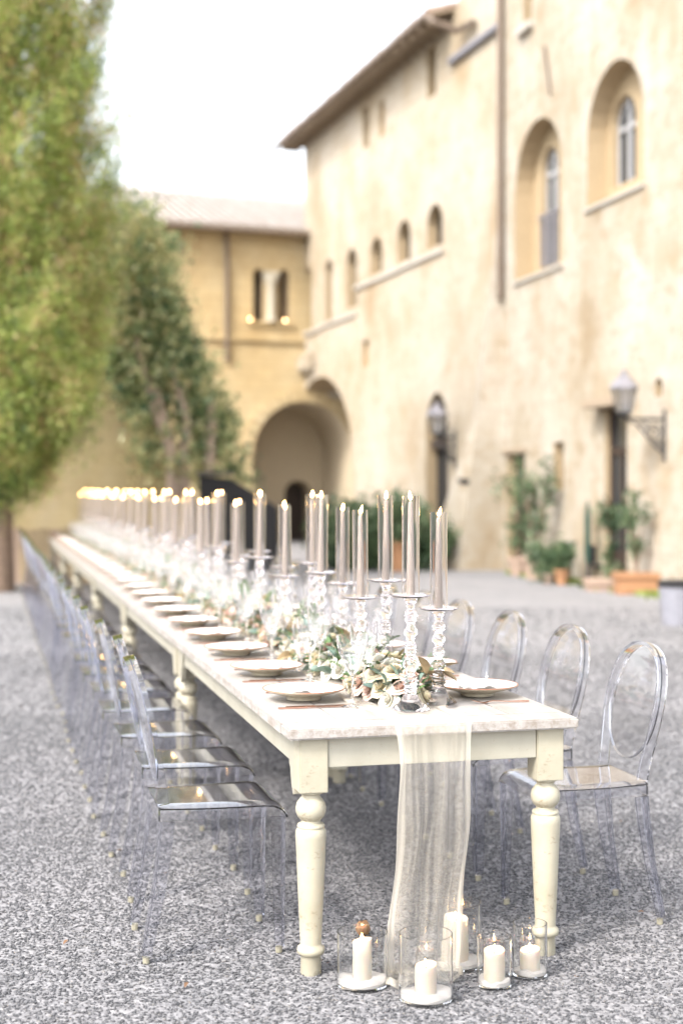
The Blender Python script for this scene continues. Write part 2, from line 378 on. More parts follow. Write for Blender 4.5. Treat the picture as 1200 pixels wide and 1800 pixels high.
CO = (3.0, 26.3)
WING = Wall(CO, (-.3045, .9525), (.9525, .3045))
TOWER = Wall(CO, (.242, -.970), (.970, .242))
BACK = Wall((-1.0, 38.8), (-.93, -.37), (-.37, .93))
LEFT = Wall((-5.9, 24.6), (2.78, 1.4), (-1.4, 2.78))

def window_unit(W, L, dep, parent, label=None, frame='frame_white', transom=True, mull=1):
    """frame bars, mullion and pane fitted in the opening L at depth dep"""
    a0 = min(a for a, z in L); a1 = max(a for a, z in L); z0 = min(z for a, z in L); z1 = max(z for a, z in L)
    mb = MB(); t = .05
    cc = Vector(((a0+a1)/2, (z0+z1)/2)); inn = []
    for a, z in L:
        inn.append((a+(t if a < cc.x-1e-4 else -t if a > cc.x+1e-4 else 0), z+(t if z < cc.y else -t*(.8))))
    W.face(mb, L, [inn], dep); W.reveal(mb, inn, dep, dep+.05, 0)
    if transom:
        zt = z1-(a1-a0)*.55; W.bx(mb, a0+t, a1-t, zt-.035, zt+.035, dep-.012, dep+.04)
    for k in range(mull):
        a = a0+(a1-a0)*(k+1)/(mull+1); W.bx(mb, a-.035, a+.035, z0+t, z1-.06, dep-.016, dep+.036)
    f = link('window', mb.mesh('window', M[frame]), parent)
    if label: f['label'] = label
    p = W.plate('pane', L, dep+.03, M['pane'], f); return f

# --- tower block on the right
tower = tag(empty('tower', (*CO, 0)), 'tall pale plastered tower block with two arched windows at the right', 'building')
def inv(o):   # parts are modelled in world coordinates; keep them there under the Empty
    for c_ in o.children:
        if not c_.get('_inv'):
            c_.matrix_parent_inverse = Matrix.Translation(-Vector(o.location)); c_['_inv'] = 1
T = TOWER
H1o = T.arch(905, 988, 208, 480, kind='round'); H2o = T.arch(1031, 1131, 106, 345)
top_l = T.arch(918, 934, -60, 45, kind='rect')
D2 = T.arch(891, 921, 797, 985, kind='rect'); SLIT = T.arch(972, 990, 777, 862, kind='rect'); D3 = T.arch(1062, 1101, 716, 1010, kind='rect')
SM = T.arch(1150, 1163, 664, 697); 
mb = MB(); holes = [H1o, H2o, top_l, D2, SLIT, D3, SM]
T.face(mb, [(0, -.2), (16, -.2), (16, 22), (0, 22)], holes)
for L, d in ((H1o, .35), (H2o, .35), (top_l, .5), (D2, .18), (SLIT, .3), (D3, .16), (SM, .2)): T.reveal(mb, L, 0, d, 1)
link('wall', mb.mesh('wall', [M['plaster'], M['reveal']], fix=False), tower)
H1i = T.arch(951, 982, 258, 468, .35); H2i = T.arch(1075, 1117, 168, 322, .35)
for Lo, Li, lab in ((H1o, H1i, 'tall narrow arched window with an iron railing'), (H2o, H2i, 'wide arched window with white frame')):
    mb = MB(); T.face(mb, Lo, [Li], .35); T.reveal(mb, Li, .35, .47, 0)
    link('recess_back', mb.mesh('recess_back', M['reveal'], fix=False), tower)
    wdw = window_unit(T, Li, .45, tower, lab)
    a0 = min(a for a, z in Lo)-.05; a1 = max(a for a, z in Lo)+.05; zb = min(z for a, z in Lo)
    mb = MB(); T.bx(mb, a0, a1, zb-.06, zb+.002, -.05, .34); link('sill', mb.mesh('sill', M['sill'], bevel=.01), tower)
rl = MB(); a0 = min(a for a, z in H1i); a1 = max(a for a, z in H1i); zb = min(z for a, z in H1i)
T.bx(rl, a0-.05, a1+.05, zb+.9, zb+.95, .30, .345)
for k in range(7): a = a0+(a1-a0)*(k+.5)/7; T.bx(rl, a-.012, a+.012, zb+.02, zb+.9, .31, .335)
link('window_railing', rl.mesh('window_railing', M['leadgrey']), tower)
window_unit(T, top_l, .3, tower, frame='frame_wood', transom=False, mull=0)
mb = MB(); a0, a1 = top_l[0][0], top_l[1][0]; T.bx(mb, a0-.1, a1+.1, top_l[0][1]-.12, top_l[0][1], -.12, .3); link('sill', mb.mesh('sill', M['sill']), tower)
T.plate('doorway_dark_sheet', D2, .18, M['dark'], tower); T.plate('niche_back', SLIT, .3, M['reveal'], tower); T.plate('niche_back', SM, .2, M['dark'], tower)
# glazed door with lintel
def wood_door(W, L, dep, parent):
    a0, a1 = L[0][0], L[1][0]; z0, z1 = L[0][1], L[2][1]; mb = MB(); h = z1-z0
    for (b0, b1, c0, c1) in ((a0, a0+.09, z0, z1), (a1-.09, a1, z0, z1), (a0+.09, a1-.09, z1-.1, z1), (a0+.09, a1-.09, z0, z0+.35), (a0+.09, a1-.09, z1-.72, z1-.6), ((a0+a1)/2-.03, (a0+a1)/2+.03, z0+.35, z1-.72)):
        W.bx(mb, b0, b1, c0, c1, dep-.03, dep+.03)
    d = link('door', mb.mesh('door', M['darkwood']), parent)
    W.plate('pane', W.loop(a0+.05, a1-.05, z0+.3, z1-.05, 'rect'), dep+.005, M['pane'], d)
wood_door(T, D3, .12, tower)
mb = MB(); a0, a1 = D3[0][0], D3[1][0]; zt = D3[2][1]; T.bx(mb, a0-.25, a1+.2, zt+.0, zt+.14, -.3, .02); link('lintel', mb.mesh('lintel', M['rafter'], bevel=.01), tower)
mb = MB(); a0, a1 = D2[0][0], D2[1][0]; zt = D2[2][1]; T.bx(mb, a0-.15, a1+.15, zt, zt+.09, -.05, .02); link('lintel', mb.mesh('lintel', M['rafter'], bevel=.01), tower)
# crack in the upper wall, stood in for by an added brown bar
mb = MB(); a_, z_ = T.px(958, 82); b_, y_ = T.px(969, 165)
mb.sweep([T.p(a_, z_, -.02), T.p(b_, y_, -.02)], .03, .02, (*T.n, 0)); link('crack_bar', mb.mesh('crack_bar', M['pipe']), tower)
# drainpipe at the corner
mb = MB(); q = T.p(.06, 0, -.1); mb.tube([(q[0], q[1], 5.0), (q[0], q[1], 21.5)], .06, 10); link('drainpipe', mb.mesh('drainpipe', M['pipe'], smooth=True), tower)
# battered buttress at the foot of the corner
mb = MB(); o = WING.p(0, 7.2, -.02); A = WING.p(2.6, -.1, -.02); B = WING.p(1.6, -.1, -1.0); C = WING.p(.15, -.1, -.85); D = WING.p(-.02, -.1, .0); D2_ = WING.p(-.02, 7.2, .0)
mid = WING.p(.25, 3.4, -.28); 
mb.add([o, A, B, C, D, D2_, mid], [(0, 1, 6), (1, 2, 6), (2, 3, 6), (0, 6, 5), (6, 3, 5), (3, 4, 5)]); link('buttress', mb.mesh('buttress', M['plaster'], smooth=True), tower)
inv(tower)

# --- main wing
wing = tag(empty('stone_wing', (*CO, 0)), 'long pale wing with a row of small arches and an overhanging tiled eave', 'building')
W_ = WING; S1 = 13.17; EV = 11.15
lanc = [W_.arch(*q) for q in ((571, 584, 455, 566), (609, 627, 437, 541), (651, 671, 417, 481), (698, 721, 387, 460), (750, 777, 359, 434))]
lanc.append(W_.arch(533, 548, 470, 588))
slit = W_.arch(638, 648, 188, 259, kind='rect'); slit2 = W_.arch(666, 676, 178, 240, kind='rect'); upw = W_.arch(750, 766, 84, 170, kind='rect'); low = W_.arch(637, 648, 598, 645, kind='rect')
DR = W_.arch(748, 787, 690, 998, kind='pointed')
# great arch, cut by the corner
aa = 8.85; bb = S1; cc_ = 11.8; hw_ = 2.95; zs = 1.9; hh = 2.56
outer = [(0, -.2), (aa, -.2), (aa, zs)]
for k in range(1, 17):
    s_ = aa+(bb-aa)*k/16; outer.append((s_, zs+hh*math.sqrt(max(0, 1-((s_-cc_)/hw_)**2))))
outer += [(S1, EV), (2.2, EV), (2.2, 22), (0, 22)]
mb = MB(); holes = lanc+[slit, slit2, upw, low, DR]
W_.face(mb, outer, holes)
for L in lanc: W_.reveal(mb, L, 0, .24, 1)
for L, d in ((slit, .25), (slit2, .12), (upw, .3), (low, .12), (DR, .25)): W_.reveal(mb, L, 0, d, 1)
arcl = outer[2:19]
for i in range(len(arcl)-1):
    (a, z), (b, y) = arcl[i], arcl[i+1]; mb.quad(W_.p(a, z, 0), W_.p(b, y, 0), W_.p(b, y, .9), W_.p(a, z, .9), 1)
mb.quad(W_.p(aa, -.2, 0), W_.p(aa, zs, 0), W_.p(aa, zs, .9), W_.p(aa, -.2, .9), 1)
# far gable end and tall part's side
mb.quad(W_.p(S1, 4.0, 0), W_.p(S1, 4.0, 6), W_.p(S1, EV, 6), W_.p(S1, EV, 0), 0)
mb.quad(W_.p(2.2, EV, 0), W_.p(2.2, EV, 6), W_.p(2.2, 22, 6), W_.p(2.2, 22, 0), 0)
# inside of the passage behind the great arch
mb.quad(W_.p(aa, -.2, .9), W_.p(aa, 5.2, .9), W_.p(aa, 5.2, 6), W_.p(aa, -.2, 6), 2)
mb.quad(W_.p(aa, 5.2, .9), W_.p(S1+3, 5.2, .9), W_.p(S1+3, 5.2, 6), W_.p(aa, 5.2, 6), 2)
mb.quad(W_.p(aa, zs, .9), W_.p(aa, 5.2, .9), W_.p(S1, 5.2, .9), W_.p(S1, 4.35, .9), 2)
link('wall', mb.mesh('wall', [M['plaster2'], M['reveal'], M['inner']], fix=False), wing)
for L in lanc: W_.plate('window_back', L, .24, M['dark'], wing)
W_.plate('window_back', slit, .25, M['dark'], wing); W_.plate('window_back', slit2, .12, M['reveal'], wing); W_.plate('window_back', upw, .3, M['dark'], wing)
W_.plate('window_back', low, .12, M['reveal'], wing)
W_.plate('doorway_dark_sheet', DR, .25, M['dark'], wing)
a0 = min(a for a, z in DR); a1 = max(a for a, z in DR); z1 = max(z for a, z in DR)
mb = MB(); W_.bx(mb, a0+.1, a1-.05, z1-1.15, z1-.95, .1, .22); link('transom', mb.mesh('transom', M['darkwood']), wing)
# string courses below the arches
for (x0, x1, yl, yr) in ((626, 706, 507, 471), (706, 780, 471, 438), (566, 626, 577, 547), (528, 566, 590, 577)):
    a, z = W_.px(x0, yl); b, y = W_.px(x1, yr); z_ = (z+y)/2; lo, hi = min(a, b), max(a, b)
    mb = MB(); W_.bx(mb, lo+.004, hi-.004, z_-.06, z_+.04, -.07, .01); link('string_course', mb.mesh('string_course', M['sill'], bevel=.015), wing)
a, z = W_.px(798, 86); b, y = W_.px(878, 71)
mb = MB(); W_.bx(mb, .05, 2.5, (z+y)/2-.07, (z+y)/2+.07, -.12, .01); link('string_course', mb.mesh('string_course', M['leadgrey'], bevel=.02), wing)
# corbel stone over the great arch
a, z = W_.px(545, 632); mb = MB(); W_.bx(mb, a-.5, a+.5, z-.35, z+.15, -.25, .01); link('corbel', mb.mesh('corbel', M['plaster2'], bevel=.08), wing)
def tiled_roof(W, s0, s1, zE, over, rise, run, mat, parent, pitch=.24):
    """corrugated clay tiles laid on a slope, with a solid board under them"""
    mb = MB(); nrow = int((s1-s0)/pitch); rows = 5
    for i in range(nrow):
        sA = s0+i*pitch
        for (off, up) in ((0, .075), (pitch/2, .0)):
            pts = []
            for k in range(5):
                t = k/4*PI; ds = off+pitch*.27*(1-math.cos(t)); dz = .05*math.sin(t)*(1 if up else -.4)+up
                pts.append((sA+ds, dz))
            jit = random.uniform(-.03, .03)
            for r in range(1):
                d0 = -over-.04+jit; d1 = run
                va = [W.p(a, zE+dz+rise*(d0+over)/run, d0) for a, dz in pts]; vb = [W.p(a, zE+dz+rise*(d1+over)/run, d1) for a, dz in pts]
                mb.add(va+vb, [(k, k+1, 6+k, 5+k) for k in range(4)])
    o = link('roof', mb.mesh('roof', mat, fix=False), parent)
    mb = MB(); v = [W.p(a, zE+dz+rise*(d+over)/run, d) for a in (s0, s1) for d in (-over, run) for dz in (-.06, -.01)]
    mb.add(v, [(0,2,3,1), (4,5,7,6), (0,1,5,4), (2,6,7,3), (0,4,6,2), (1,3,7,5)]); link('roof_boarding', mb.mesh('roof_boarding', M['rafter']), o)
    return o
rf = tiled_roof(W_, 2.35, 13.95, 11.02, .55, 1.6, 5.5, M['tile'], wing)
for k in range(24):
    s_ = 2.6+k*.48; mb = MB(); W_.bx(mb, s_-.05, s_+.05, 10.82, 10.95, -.5, .02); link('rafter', mb.mesh('rafter', M['rafter']), rf)
mb = MB(); q0 = W_.p(2.25, 10.9, -.66); q1 = W_.p(13.95, 10.9, -.66); mb.tube([q0, q1], .075, 8); link('gutter', mb.mesh('gutter', M['pipe'], smooth=True), wing)
mb = MB(); mb.tube([q0, W_.p(2.0, 10.7, -.6), W_.p(1.9, 10.55, -.15), W_.p(1.2, 10.5, -.1)], .07, 8); link('gutter_elbow', mb.mesh('gutter_elbow', M['pipe'], smooth=True), wing)
inv(wing)

# --- back range
back = tag(empty('back_range', (-1.0, 38.8, 0)), 'ochre stone range with twin arched window and great round arch across the end', 'building')
B_ = BACK; b1 = B_.arch(445, 464, 472, 565); b2 = B_.arch(488, 508, 474, 571)
aL = 1.476; aR = -1.413; cA = (aL+aR)/2; rA = (aL-aR)/2; zsp = 2.44
archL = [(aR, -.1), (aL, -.1)]+[(cA+rA*math.cos(PI*k/20), zsp+rA*math.sin(PI*k/20)) for k in range(21)]
mb = MB(); B_.face(mb, [(-4.5, -.2), (13, -.2), (13, 8.5), (-4.5, 8.5)], [b1, b2, archL])
for L in (b1, b2): B_.reveal(mb, L, 0, .6, 1)
B_.reveal(mb, archL, 0, 2.2, 2)
link('wall', mb.mesh('wall', [M['tufa'], M['reveal'], M['inner']], fix=False), back)
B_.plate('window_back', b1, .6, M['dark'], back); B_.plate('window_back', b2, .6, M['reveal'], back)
dl = B_.loop(cA-1.02, cA-.22, -.1, 1.75)
mb = MB(); B_.face(mb, archL, [dl], 2.2); B_.reveal(mb, dl, 2.2, 2.8, 0); link('arch_back_wall', mb.mesh('arch_back_wall', M['inner'], fix=False), back)
B_.plate('doorway_dark_sheet', dl, 2.8, M['darkwood'], back)  # near-black sheet paints the dark inside the small doorway
# arch ring of voussoirs
NV = 17
for k in range(NV):
    t0, t1 = PI*k/NV+.012, PI*(k+1)/NV-.012; r0, r1 = rA+.01, rA+.32+.03*(k % 2)
    v = [B_.p(cA+r*math.cos(t), zsp+r*math.sin(t), d) for d in (-.05, .03) for t in (t0, t1) for r in (r0, r1)]
    mb = MB(); mb.add(v, [(0,1,3,2), (4,6,7,5), (0,4,5,1), (2,3,7,6), (0,2,6,4), (1,5,7,3)]); link('voussoir', mb.mesh('voussoir', M['tufa']), back)
# bifora column and sill
a0 = B_.px(476, 500)[0]; zb = B_.px(476, 566)[1]; zc = B_.px(476, 487)[1]; q = B_.p(a0, 0, -.02)
mb = MB(); mb.lathe([(.16, 0), (.16, .08), (.12, .12), (.11, zc-zb-.3), (.12, zc-zb-.26), (.20, zc-zb-.06), (.20, zc-zb)], 16, (q[0], q[1], zb)); link('column', mb.mesh('column', M['whitestone'], smooth=True), back)
mb = MB(); B_.bx(mb, a0-.23, a0+.23, zc, zc+.14, -.12, .1); link('capital', mb.mesh('capital', M['whitestone'], bevel=.02), back)
mb = MB(); B_.bx(mb, a0-.65, a0+.65, zb-.12, zb, -.08, .0); link('sill', mb.mesh('sill', M['tufa'], bevel=.02), back)
zc = B_.px(420, 600)[1]; mb = MB(); B_.bx(mb, -.4, 6, zc, zc+.16, -.1, .01); link('string_course', mb.mesh('string_course', M['tufa'], bevel=.03), back)
a_, z_ = B_.px(397, 500); q = B_.p(a_, 0, -.1); mb = MB(); mb.tube([(q[0], q[1], 4.9), (q[0], q[1], 8.4)], .06, 8); link('drainpipe', mb.mesh('drainpipe', M['pipe'], smooth=True), back)
rf2 = tiled_roof(B_, -4, 12.8, 8.42, .45, 1.75, 4.6, M['tile_sky_sheen'], back, .26)
mb = MB(); mb.tube([B_.p(-.1, 8.36, -.52), B_.p(12.8, 8.36, -.52)], .07, 8); link('gutter', mb.mesh('gutter', M['pipe'], smooth=True), back)
inv(back)

# --- garden wall at the left
lw = tag(empty('garden_wall', (-5.9, 24.6, 0)), 'ochre stone wall behind the far end of the table', 'wall')
mb = MB(); L_ = LEFT; L_.bx(mb, -7, 3.11, -.2, 4.9, 0, .5); link('wall', mb.mesh('wall', M['ochre']), lw)
mb = MB(); L_.bx(mb, -7, 3.15, 4.903, 5.02, -.08, .58); link('coping', mb.mesh('coping', M['sill'], bevel=.02), lw)
inv(lw)
bench = tag(empty('board_fence', (-5.9, 22.6, 0)), 'low pale wooden board barrier at the foot of the cypress', 'fence')
for k in range(14):
    mb = MB(); mb.box(k*.16, k*.16+.145, 0, .03, 0, .86+random.uniform(-.02, .02)); link('board', mb.mesh('board', M['palepot'] if k % 4 == 0 else M['reveal']), bench)
mb = MB(); mb.box(-.05, 14*.16, .032, .08, .55, .65); link('rail', mb.mesh('rail', M['rafter']), bench)

# ------------------------------------------------------------------ trees and climbers
def leafmesh(name, C, size, mat, elong=1.6, up=None):
    k = len(C); nrm = rng.normal(0, 1, (k, 3)); nrm /= np.linalg.norm(nrm, axis=1)[:, None]
    t = rng.normal(0, 1, (k, 3))
    if up is not None: t = t*.45+np.array(up)[None]
    t -= nrm*(t*nrm).sum(1)[:, None]; t /= np.linalg.norm(t, axis=1)[:, None]+1e-9; b = np.cross(nrm, t)
    s = size*rng.uniform(.6, 1.3, k)[:, None]
    bend = nrm*s*.25
    v = np.stack([C-t*s*elong, C+b*s*.55+bend*.3, C+t*s*elong-bend, C-b*s*.55+bend*.3], 1).reshape(-1, 3)
    me = bpy.data.meshes.new(name); me.vertices.add(4*k); me.vertices.foreach_set('co', v.ravel()); me.loops.add(4*k); me.loops.foreach_set('vertex_index', np.arange(4*k))
    me.polygons.add(k); me.polygons.foreach_set('loop_start', np.arange(k)*4); me.update(calc_edges=True); me.materials.append(mat); return me
# cypress
cyp = tag(empty('cypress_tree', (-5.08, 20.9, 0)), 'huge old cypress with browning patches filling the upper left', 'tree')
mb = MB(); mb.tube([(0, 0, -.1), (.02, 0, 1.5), (.0, .1, 4), (.1, .1, 8), (.0, 0, 13)], [.30, .22, .2, .16, .05], 12)
for k in range(16):
    a = random.uniform(0, 2*PI); z = 1.4+k*.55; r = .9
    mb.tube([(0, 0, z), (.45*math.cos(a), .45*math.sin(a), z+.35), (r*math.cos(a), r*math.sin(a), z+1.3)], [.07, .05, .02], 6)
tr = link('trunk', mb.mesh('trunk', M['bark'], smooth=True), cyp)
def crad(z): return np.interp(z, [1.3, 1.9, 2.3, 3.25, 4.5, 6.2, 9, 11.5, 13.5], [.3, .95, 1.42, 1.68, 1.74, 1.86, 1.86, 1.5, .3])
cl = []
for k in range(1700):
    z = random.uniform(1.5, 12.8); a = random.uniform(0, 2*PI); R = float(crad(z))*(1+.06*math.sin(3*a+z*1.3)+.05*math.sin(7*a-2.6*z)); r = R*random.uniform(.68, .97)
    if math.sin(a*2.0+z*.9+1.0) > .72 and r > R*.6: r *= .66
    c0 = np.array([r*math.cos(a), r*math.sin(a), z]); m = 165
    q = rng.normal(0, 1, (m, 3))*np.array([.12, .12, .24]); h = (q[:, 2]+.3)
    q[:, :2] *= np.clip(1.1-h[:, None]*.8, .2, 1.4); out = np.array([math.cos(a), math.sin(a), 0])
    q += out[None]*(q[:, 2:3]*.35); cl.append(c0+q)
C = np.concatenate(cl)
link('crown', leafmesh('crown', C, .019, M['cypress'], 2.1, (0, 0, 1)), cyp)
z = rng.uniform(1.5, 12.8, 36000); a = rng.uniform(0, 2*PI, 36000); r = crad(z)*np.sqrt(rng.uniform(0, .5, 36000))
link('inner_foliage', leafmesh('inner_foliage', np.c_[r*np.cos(a), r*np.sin(a), z], .04, M['cypress'], 1.8, (0, 0, 1)), cyp)
# climber on the wall
clm = tag(empty('climbing_shrub', (-3.4, 25.4, 0)), 'glossy green climbing shrub sprawling over the wall beside the cypress', 'shrub')
poly = [(165, 372), (215, 355), (262, 372), (298, 402), (308, 470), (315, 556), (345, 596), (382, 660), (402, 740), (412, 800), (436, 862), (380, 858), (340, 845), (300, 850), (262, 846), (244, 780), (236, 720), (205, 690), (178, 660)]
def inpoly(x, y):
    c = False; j = len(poly)-1
    for i in range(len(poly)):
        if (poly[i][1] > y) != (poly[j][1] > y) and x < (poly[j][0]-poly[i][0])*(y-poly[i][1])/(poly[j][1]-poly[i][1])+poly[i][0]: c = not c
        j = i
    return c
cl = []; stems = []
while len(cl) < 330:
    x, y = random.uniform(170, 440), random.uniform(355, 865)
    if not inpoly(x, y): continue
    if 262 < x < 320 and 725 < y < 840 and random.random() < .8: continue
    dep = -random.uniform(.12, 1.1); a, z = L_.px(x, y, dep); c0 = np.array(L_.p(a, z, dep))-np.array([-3.4, 25.4, 0])
    cl.append(c0+rng.normal(0, 1, (42, 3))*np.array([.16, .16, .15])*random.uniform(.6, 1.3))
link('crown', leafmesh('crown', np.concatenate(cl), .06, M['ivy'], 1.25), clm)
mb = MB()
for pts in (((318, 870), (300, 790), (285, 730), (268, 660)), ((330, 870), (322, 800), (330, 740), (300, 640)), ((300, 870), (302, 790), (270, 720), (230, 560)), ((350, 870), (370, 790), (372, 700))):
    pp = []
    for i, (x, y) in enumerate(pts): a, z = L_.px(x, y, -.9); q = L_.p(a, z, -.9); pp.append((q[0]+3.4, q[1]-25.4, z if i else -.1))
    mb.tube(pp, [.13, .10, .08, .05][:len(pp)], 8)
link('trunk', mb.mesh('trunk', M['palebark'], smooth=True), clm)
# black block added for an unidentified dark shape beneath the climber
bs = tag(empty('dark_shape_block', (-2.4, 24.0, 0)), 'black sloping-topped block standing in for a dark shape under the climbing shrub', 'block')
mb = MB(); v = [(0, 0, 0), (1.30, 0, 0), (1.30, 0, 1.18), (.52, 0, 1.66), (0, 0, 1.74)]; v2 = [(x, .9, z) for x, _, z in v]
mb.add(v+v2, [(0,1,2,3,4), (9,8,7,6,5), (2,7,8,3), (3,8,9,4), (1,6,7,2), (0,4,9,5)]); link('body', mb.mesh('body', M['black'], bevel=.02), bs)
mb = MB(); mb.box(-.05, .54, -.05, .95, 1.745, 1.79); link('top_board', mb.mesh('top_board', M['iron'], bevel=.01), bs)

# ------------------------------------------------------------------ lanterns
def lantern(name, label, W, apx, apy, bpx, size):
    """hexagonal street lantern on a scrolled bracket fixed to wall W; apx/apy mark the lamp foot, bpx the fixing"""
    ab, zb = W.px(bpx, apy)[0], None
    r = empty(name); tag(r, label, 'lantern', 'wall lanterns')
    aw, zw = W.px(bpx, apy+25)
    # arm sticks out of the wall at right angles, towards the court
    base = Vector(W.p(aw, zw)); out = Vector((-W.n.x, -W.n.y, 0))
    # arm length so that the lamp appears at apx
    rx = (apx-CX)/F; k = (base.x-rx*base.y)/(rx*out.y-out.x); k = abs(k)
    foot = base+out*k; r.location = base
    ft = out*k
    mb = MB(); mb.tube([(0, 0, 0), tuple(ft*.5), tuple(ft)], .022*size, 8)
    mb.tube([(0, 0, -.55*size), tuple(ft*.25+Vector((0, 0, -.42*size))), tuple(ft*.7+Vector((0, 0, -.08*size))), tuple(ft*.95)], .016*size, 8)
    link('arm', mb.mesh('arm', M['iron'], smooth=True), r)
    mb = MB()
    for cx_, cz_, R_ in ((.18, -.22, .15), (.36, -.13, .10), (.10, -.42, .08)):
        pts = []
        for i in range(22):
            t = i/21*3.2*PI; q = ft.normalized()*(cx_*size+R_*size*(1-i/30)*math.cos(t)); pts.append((q.x, q.y, cz_*size+R_*size*(1-i/30)*math.sin(t)))
        mb.tube(pts, .011*size, 6)
    link('scroll', mb.mesh('scroll', M['iron'], smooth=True), r)
    mb = MB(); p_ = W.n
    mb.box(-.03, .03, -.03, .03, -.65*size, .15*size); link('wall_plate', mb.mesh('wall_plate', M['iron'], bevel=.005), r)
    lz = Vector((ft.x, ft.y, 0)); s = size
    mb = MB(); mb.lathe([(.03*s, 0), (.05*s, .03*s), (.09*s, .06*s), (.115*s, .08*s), (.115*s, .10*s)], 6, tuple(lz)); link('lamp_base', mb.mesh('lamp_base', M['iron']), r)
    mb = MB(); mb.lathe([(.115*s, .10*s), (.19*s, .46*s)], 6, tuple(lz)); gl_ = link('lamp_glass', mb.mesh('lamp_glass', M['lampglass']), r)
    mb = MB()
    for k_ in range(6):
        a = 2*PI*k_/6; c_, s_ = math.cos(a), math.sin(a); mb.tube([(lz.x+.118*s*c_, lz.y+.118*s*s_, .10*s), (lz.x+.195*s*c_, lz.y+.195*s*s_, .46*s)], .010*s, 6)
    link('glazing_bar', mb.mesh('glazing_bar', M['iron']), r)
    mb = MB(); mb.lathe([(.23*s, .455*s), (.225*s, .48*s), (.13*s, .60*s), (.085*s, .63*s), (.08*s, .67*s), (.03*s, .70*s), (.035*s, .73*s), (.0001, .77*s)], 6, tuple(lz)); link('lamp_cap', mb.mesh('lamp_cap', M['leadgrey']), r)
n = N('frosted_lamp_glass'); g = n.n('BsdfTranslucent'); g.inputs[0].default_value = (.8, .8, .82, 1); t = n.n('BsdfTransparent'); gl = n.n('BsdfGlossy'); gl.inputs['Roughness'].default_value = .1
m1 = n.n('MixShader'); m1.inputs[0].default_value = .5; n.l(g.outputs[0], m1.inputs[1]); n.l(t.outputs[0], m1.inputs[2]); m2 = n.n('MixShader'); m2.inputs[0].default_value = .2
n.l(m1.outputs[0], m2.inputs[1]); n.l(gl.outputs[0], m2.inputs[2]); n.l(m2.outputs[0], n.out.inputs[0]); M['lampglass'] = n.m
lantern('wall_lantern', 'large grey iron lantern on a scrolled bracket beside the glazed door', TOWER, 1096, 712, 1168, .92)
lantern('wall_lantern', 'smaller grey lantern hanging before the pointed doorway', WING, 768, 745, 800, .98)
# small flames on the sill and under the table end
for (W, x, y, lab) in ((BACK, 440, 562, 'tiny glowing candle at the left end of the twin window sill'), (BACK, 501, 564, 'tiny glowing candle at the right end of the twin window sill')):
    a, z = W.px(x, y, -.1); q = W.p(a, z, -.1); t = tag(empty('sill_candle', (q[0], q[1], z-.06)), lab, 'candle', 'candles on the twin window sill')
    mb = MB(); mb.lathe([(.03, 0), (.035, .045), (.0001, .046)], 10); link('cup', mb.mesh('cup', M['leadgrey']), t)
    mb = MB(); mb.lathe([(.0001, .046), (.018, .062), (.012, .085), (.0001, .11)], 8); link('flame', mb.mesh('flame', M['bulb']), t)

# ------------------------------------------------------------------ pots and plants along the right wall
def shrub_thing(name, label, x, y, h, rad, nleaf, lsz, pot=None, stems=5, cat='potted plant', mat='shrub', wisp=False):
    t = tag(empty(name, (x, y, 0)), label, cat); z0 = 0
    if pot:
        pr, ph, pm, sq = pot; z0 = ph-.03
        mb = MB()
        if sq: mb.box(-pr, pr, -pr*.55, pr*.55, 0, ph); mb.box(-pr-.03, pr+.03, -pr*.55-.03, pr*.55+.03, ph-.07, ph+.004)
        else: mb.lathe([(pr*.68, 0), (pr*.95, ph*.8), (pr*1.08, ph*.82), (pr*1.08, ph), (pr*.95, ph), (pr*.9, ph-.04), (.0001, ph-.04)], 20)
        link('pot', mb.mesh('pot', M[pm], smooth=True), t)
    mb = MB(); cl = []
    for k in range(stems):
        a = random.uniform(0, 2*PI); e = (rad*.75*math.cos(a), rad*.75*math.sin(a), z0+h*random.uniform(.6, .95))
        pts = [(0, 0, z0), (e[0]*.35, e[1]*.35, z0+(e[2]-z0)*.5), e]; mb.tube(pts, [.018, .013, .006], 6)
        for q in range(nleaf//stems//6):
            f = random.uniform(.3 if wisp else .15, 1); c0 = np.array(pts[1])*(1-f)+np.array(e)*f if f > .5 else np.array(pts[0])*(1-2*f)+np.array(pts[1])*2*f
            cl.append(c0+rng.normal(0, rad*(.16 if wisp else .32), (6, 3)))
    link('stems', mb.mesh('stems', M['bark']), t); link('foliage', leafmesh('foliage', np.concatenate(cl), lsz, M[mat], 1.6), t)
    return t
def gp(px, py): t = EYE*F/(py-HY); return (px-CX)/F*t, t
x, y = gp(912, 1012); shrub_thing('potted_shrub', 'tall loose shrub in a clay pot beside the open dark doorway', x, y, 1.55, .36, 520, .045, (.2, .32, 'palepot', 0), 7)
x, y = gp(942, 1018); shrub_thing('potted_climber', 'thin trailing climber in a pale pot against the wall', x, y, 1.75, .42, 420, .04, (.24, .38, 'palepot', 0), 6, wisp=True)
x, y = gp(962, 1026); shrub_thing('potted_bush', 'low bushy green plant left of the small terracotta pot', x, y, .48, .26, 900, .04, (.15, .16, 'palepot', 0), 8)
x, y = gp(987, 1028); shrub_thing('potted_bush', 'small bush growing in the orange terracotta pot', x, y, .36, .18, 600, .035, (.12, .24, 'terracotta', 0), 7)
x, y = gp(1080, 1030); shrub_thing('potted_shrub', 'dense tall shrub before the glazed door', x, y, 1.25, .25, 1500, .04, (.18, .2, 'palepot', 0), 9)
x, y = gp(1118, 1044); shrub_thing('planter', 'sparse rose bush in the long terracotta trough', x, y, 1.3, .26, 420, .035, (.30, .30, 'terracotta', 1), 6, wisp=True)
x, y = gp(1082, 1038); shrub_thing('planter', 'pale stone trough on the ground left of the terracotta trough', x-.1, y, .25, .2, 120, .03, (.34, .17, 'palepot', 1), 3)
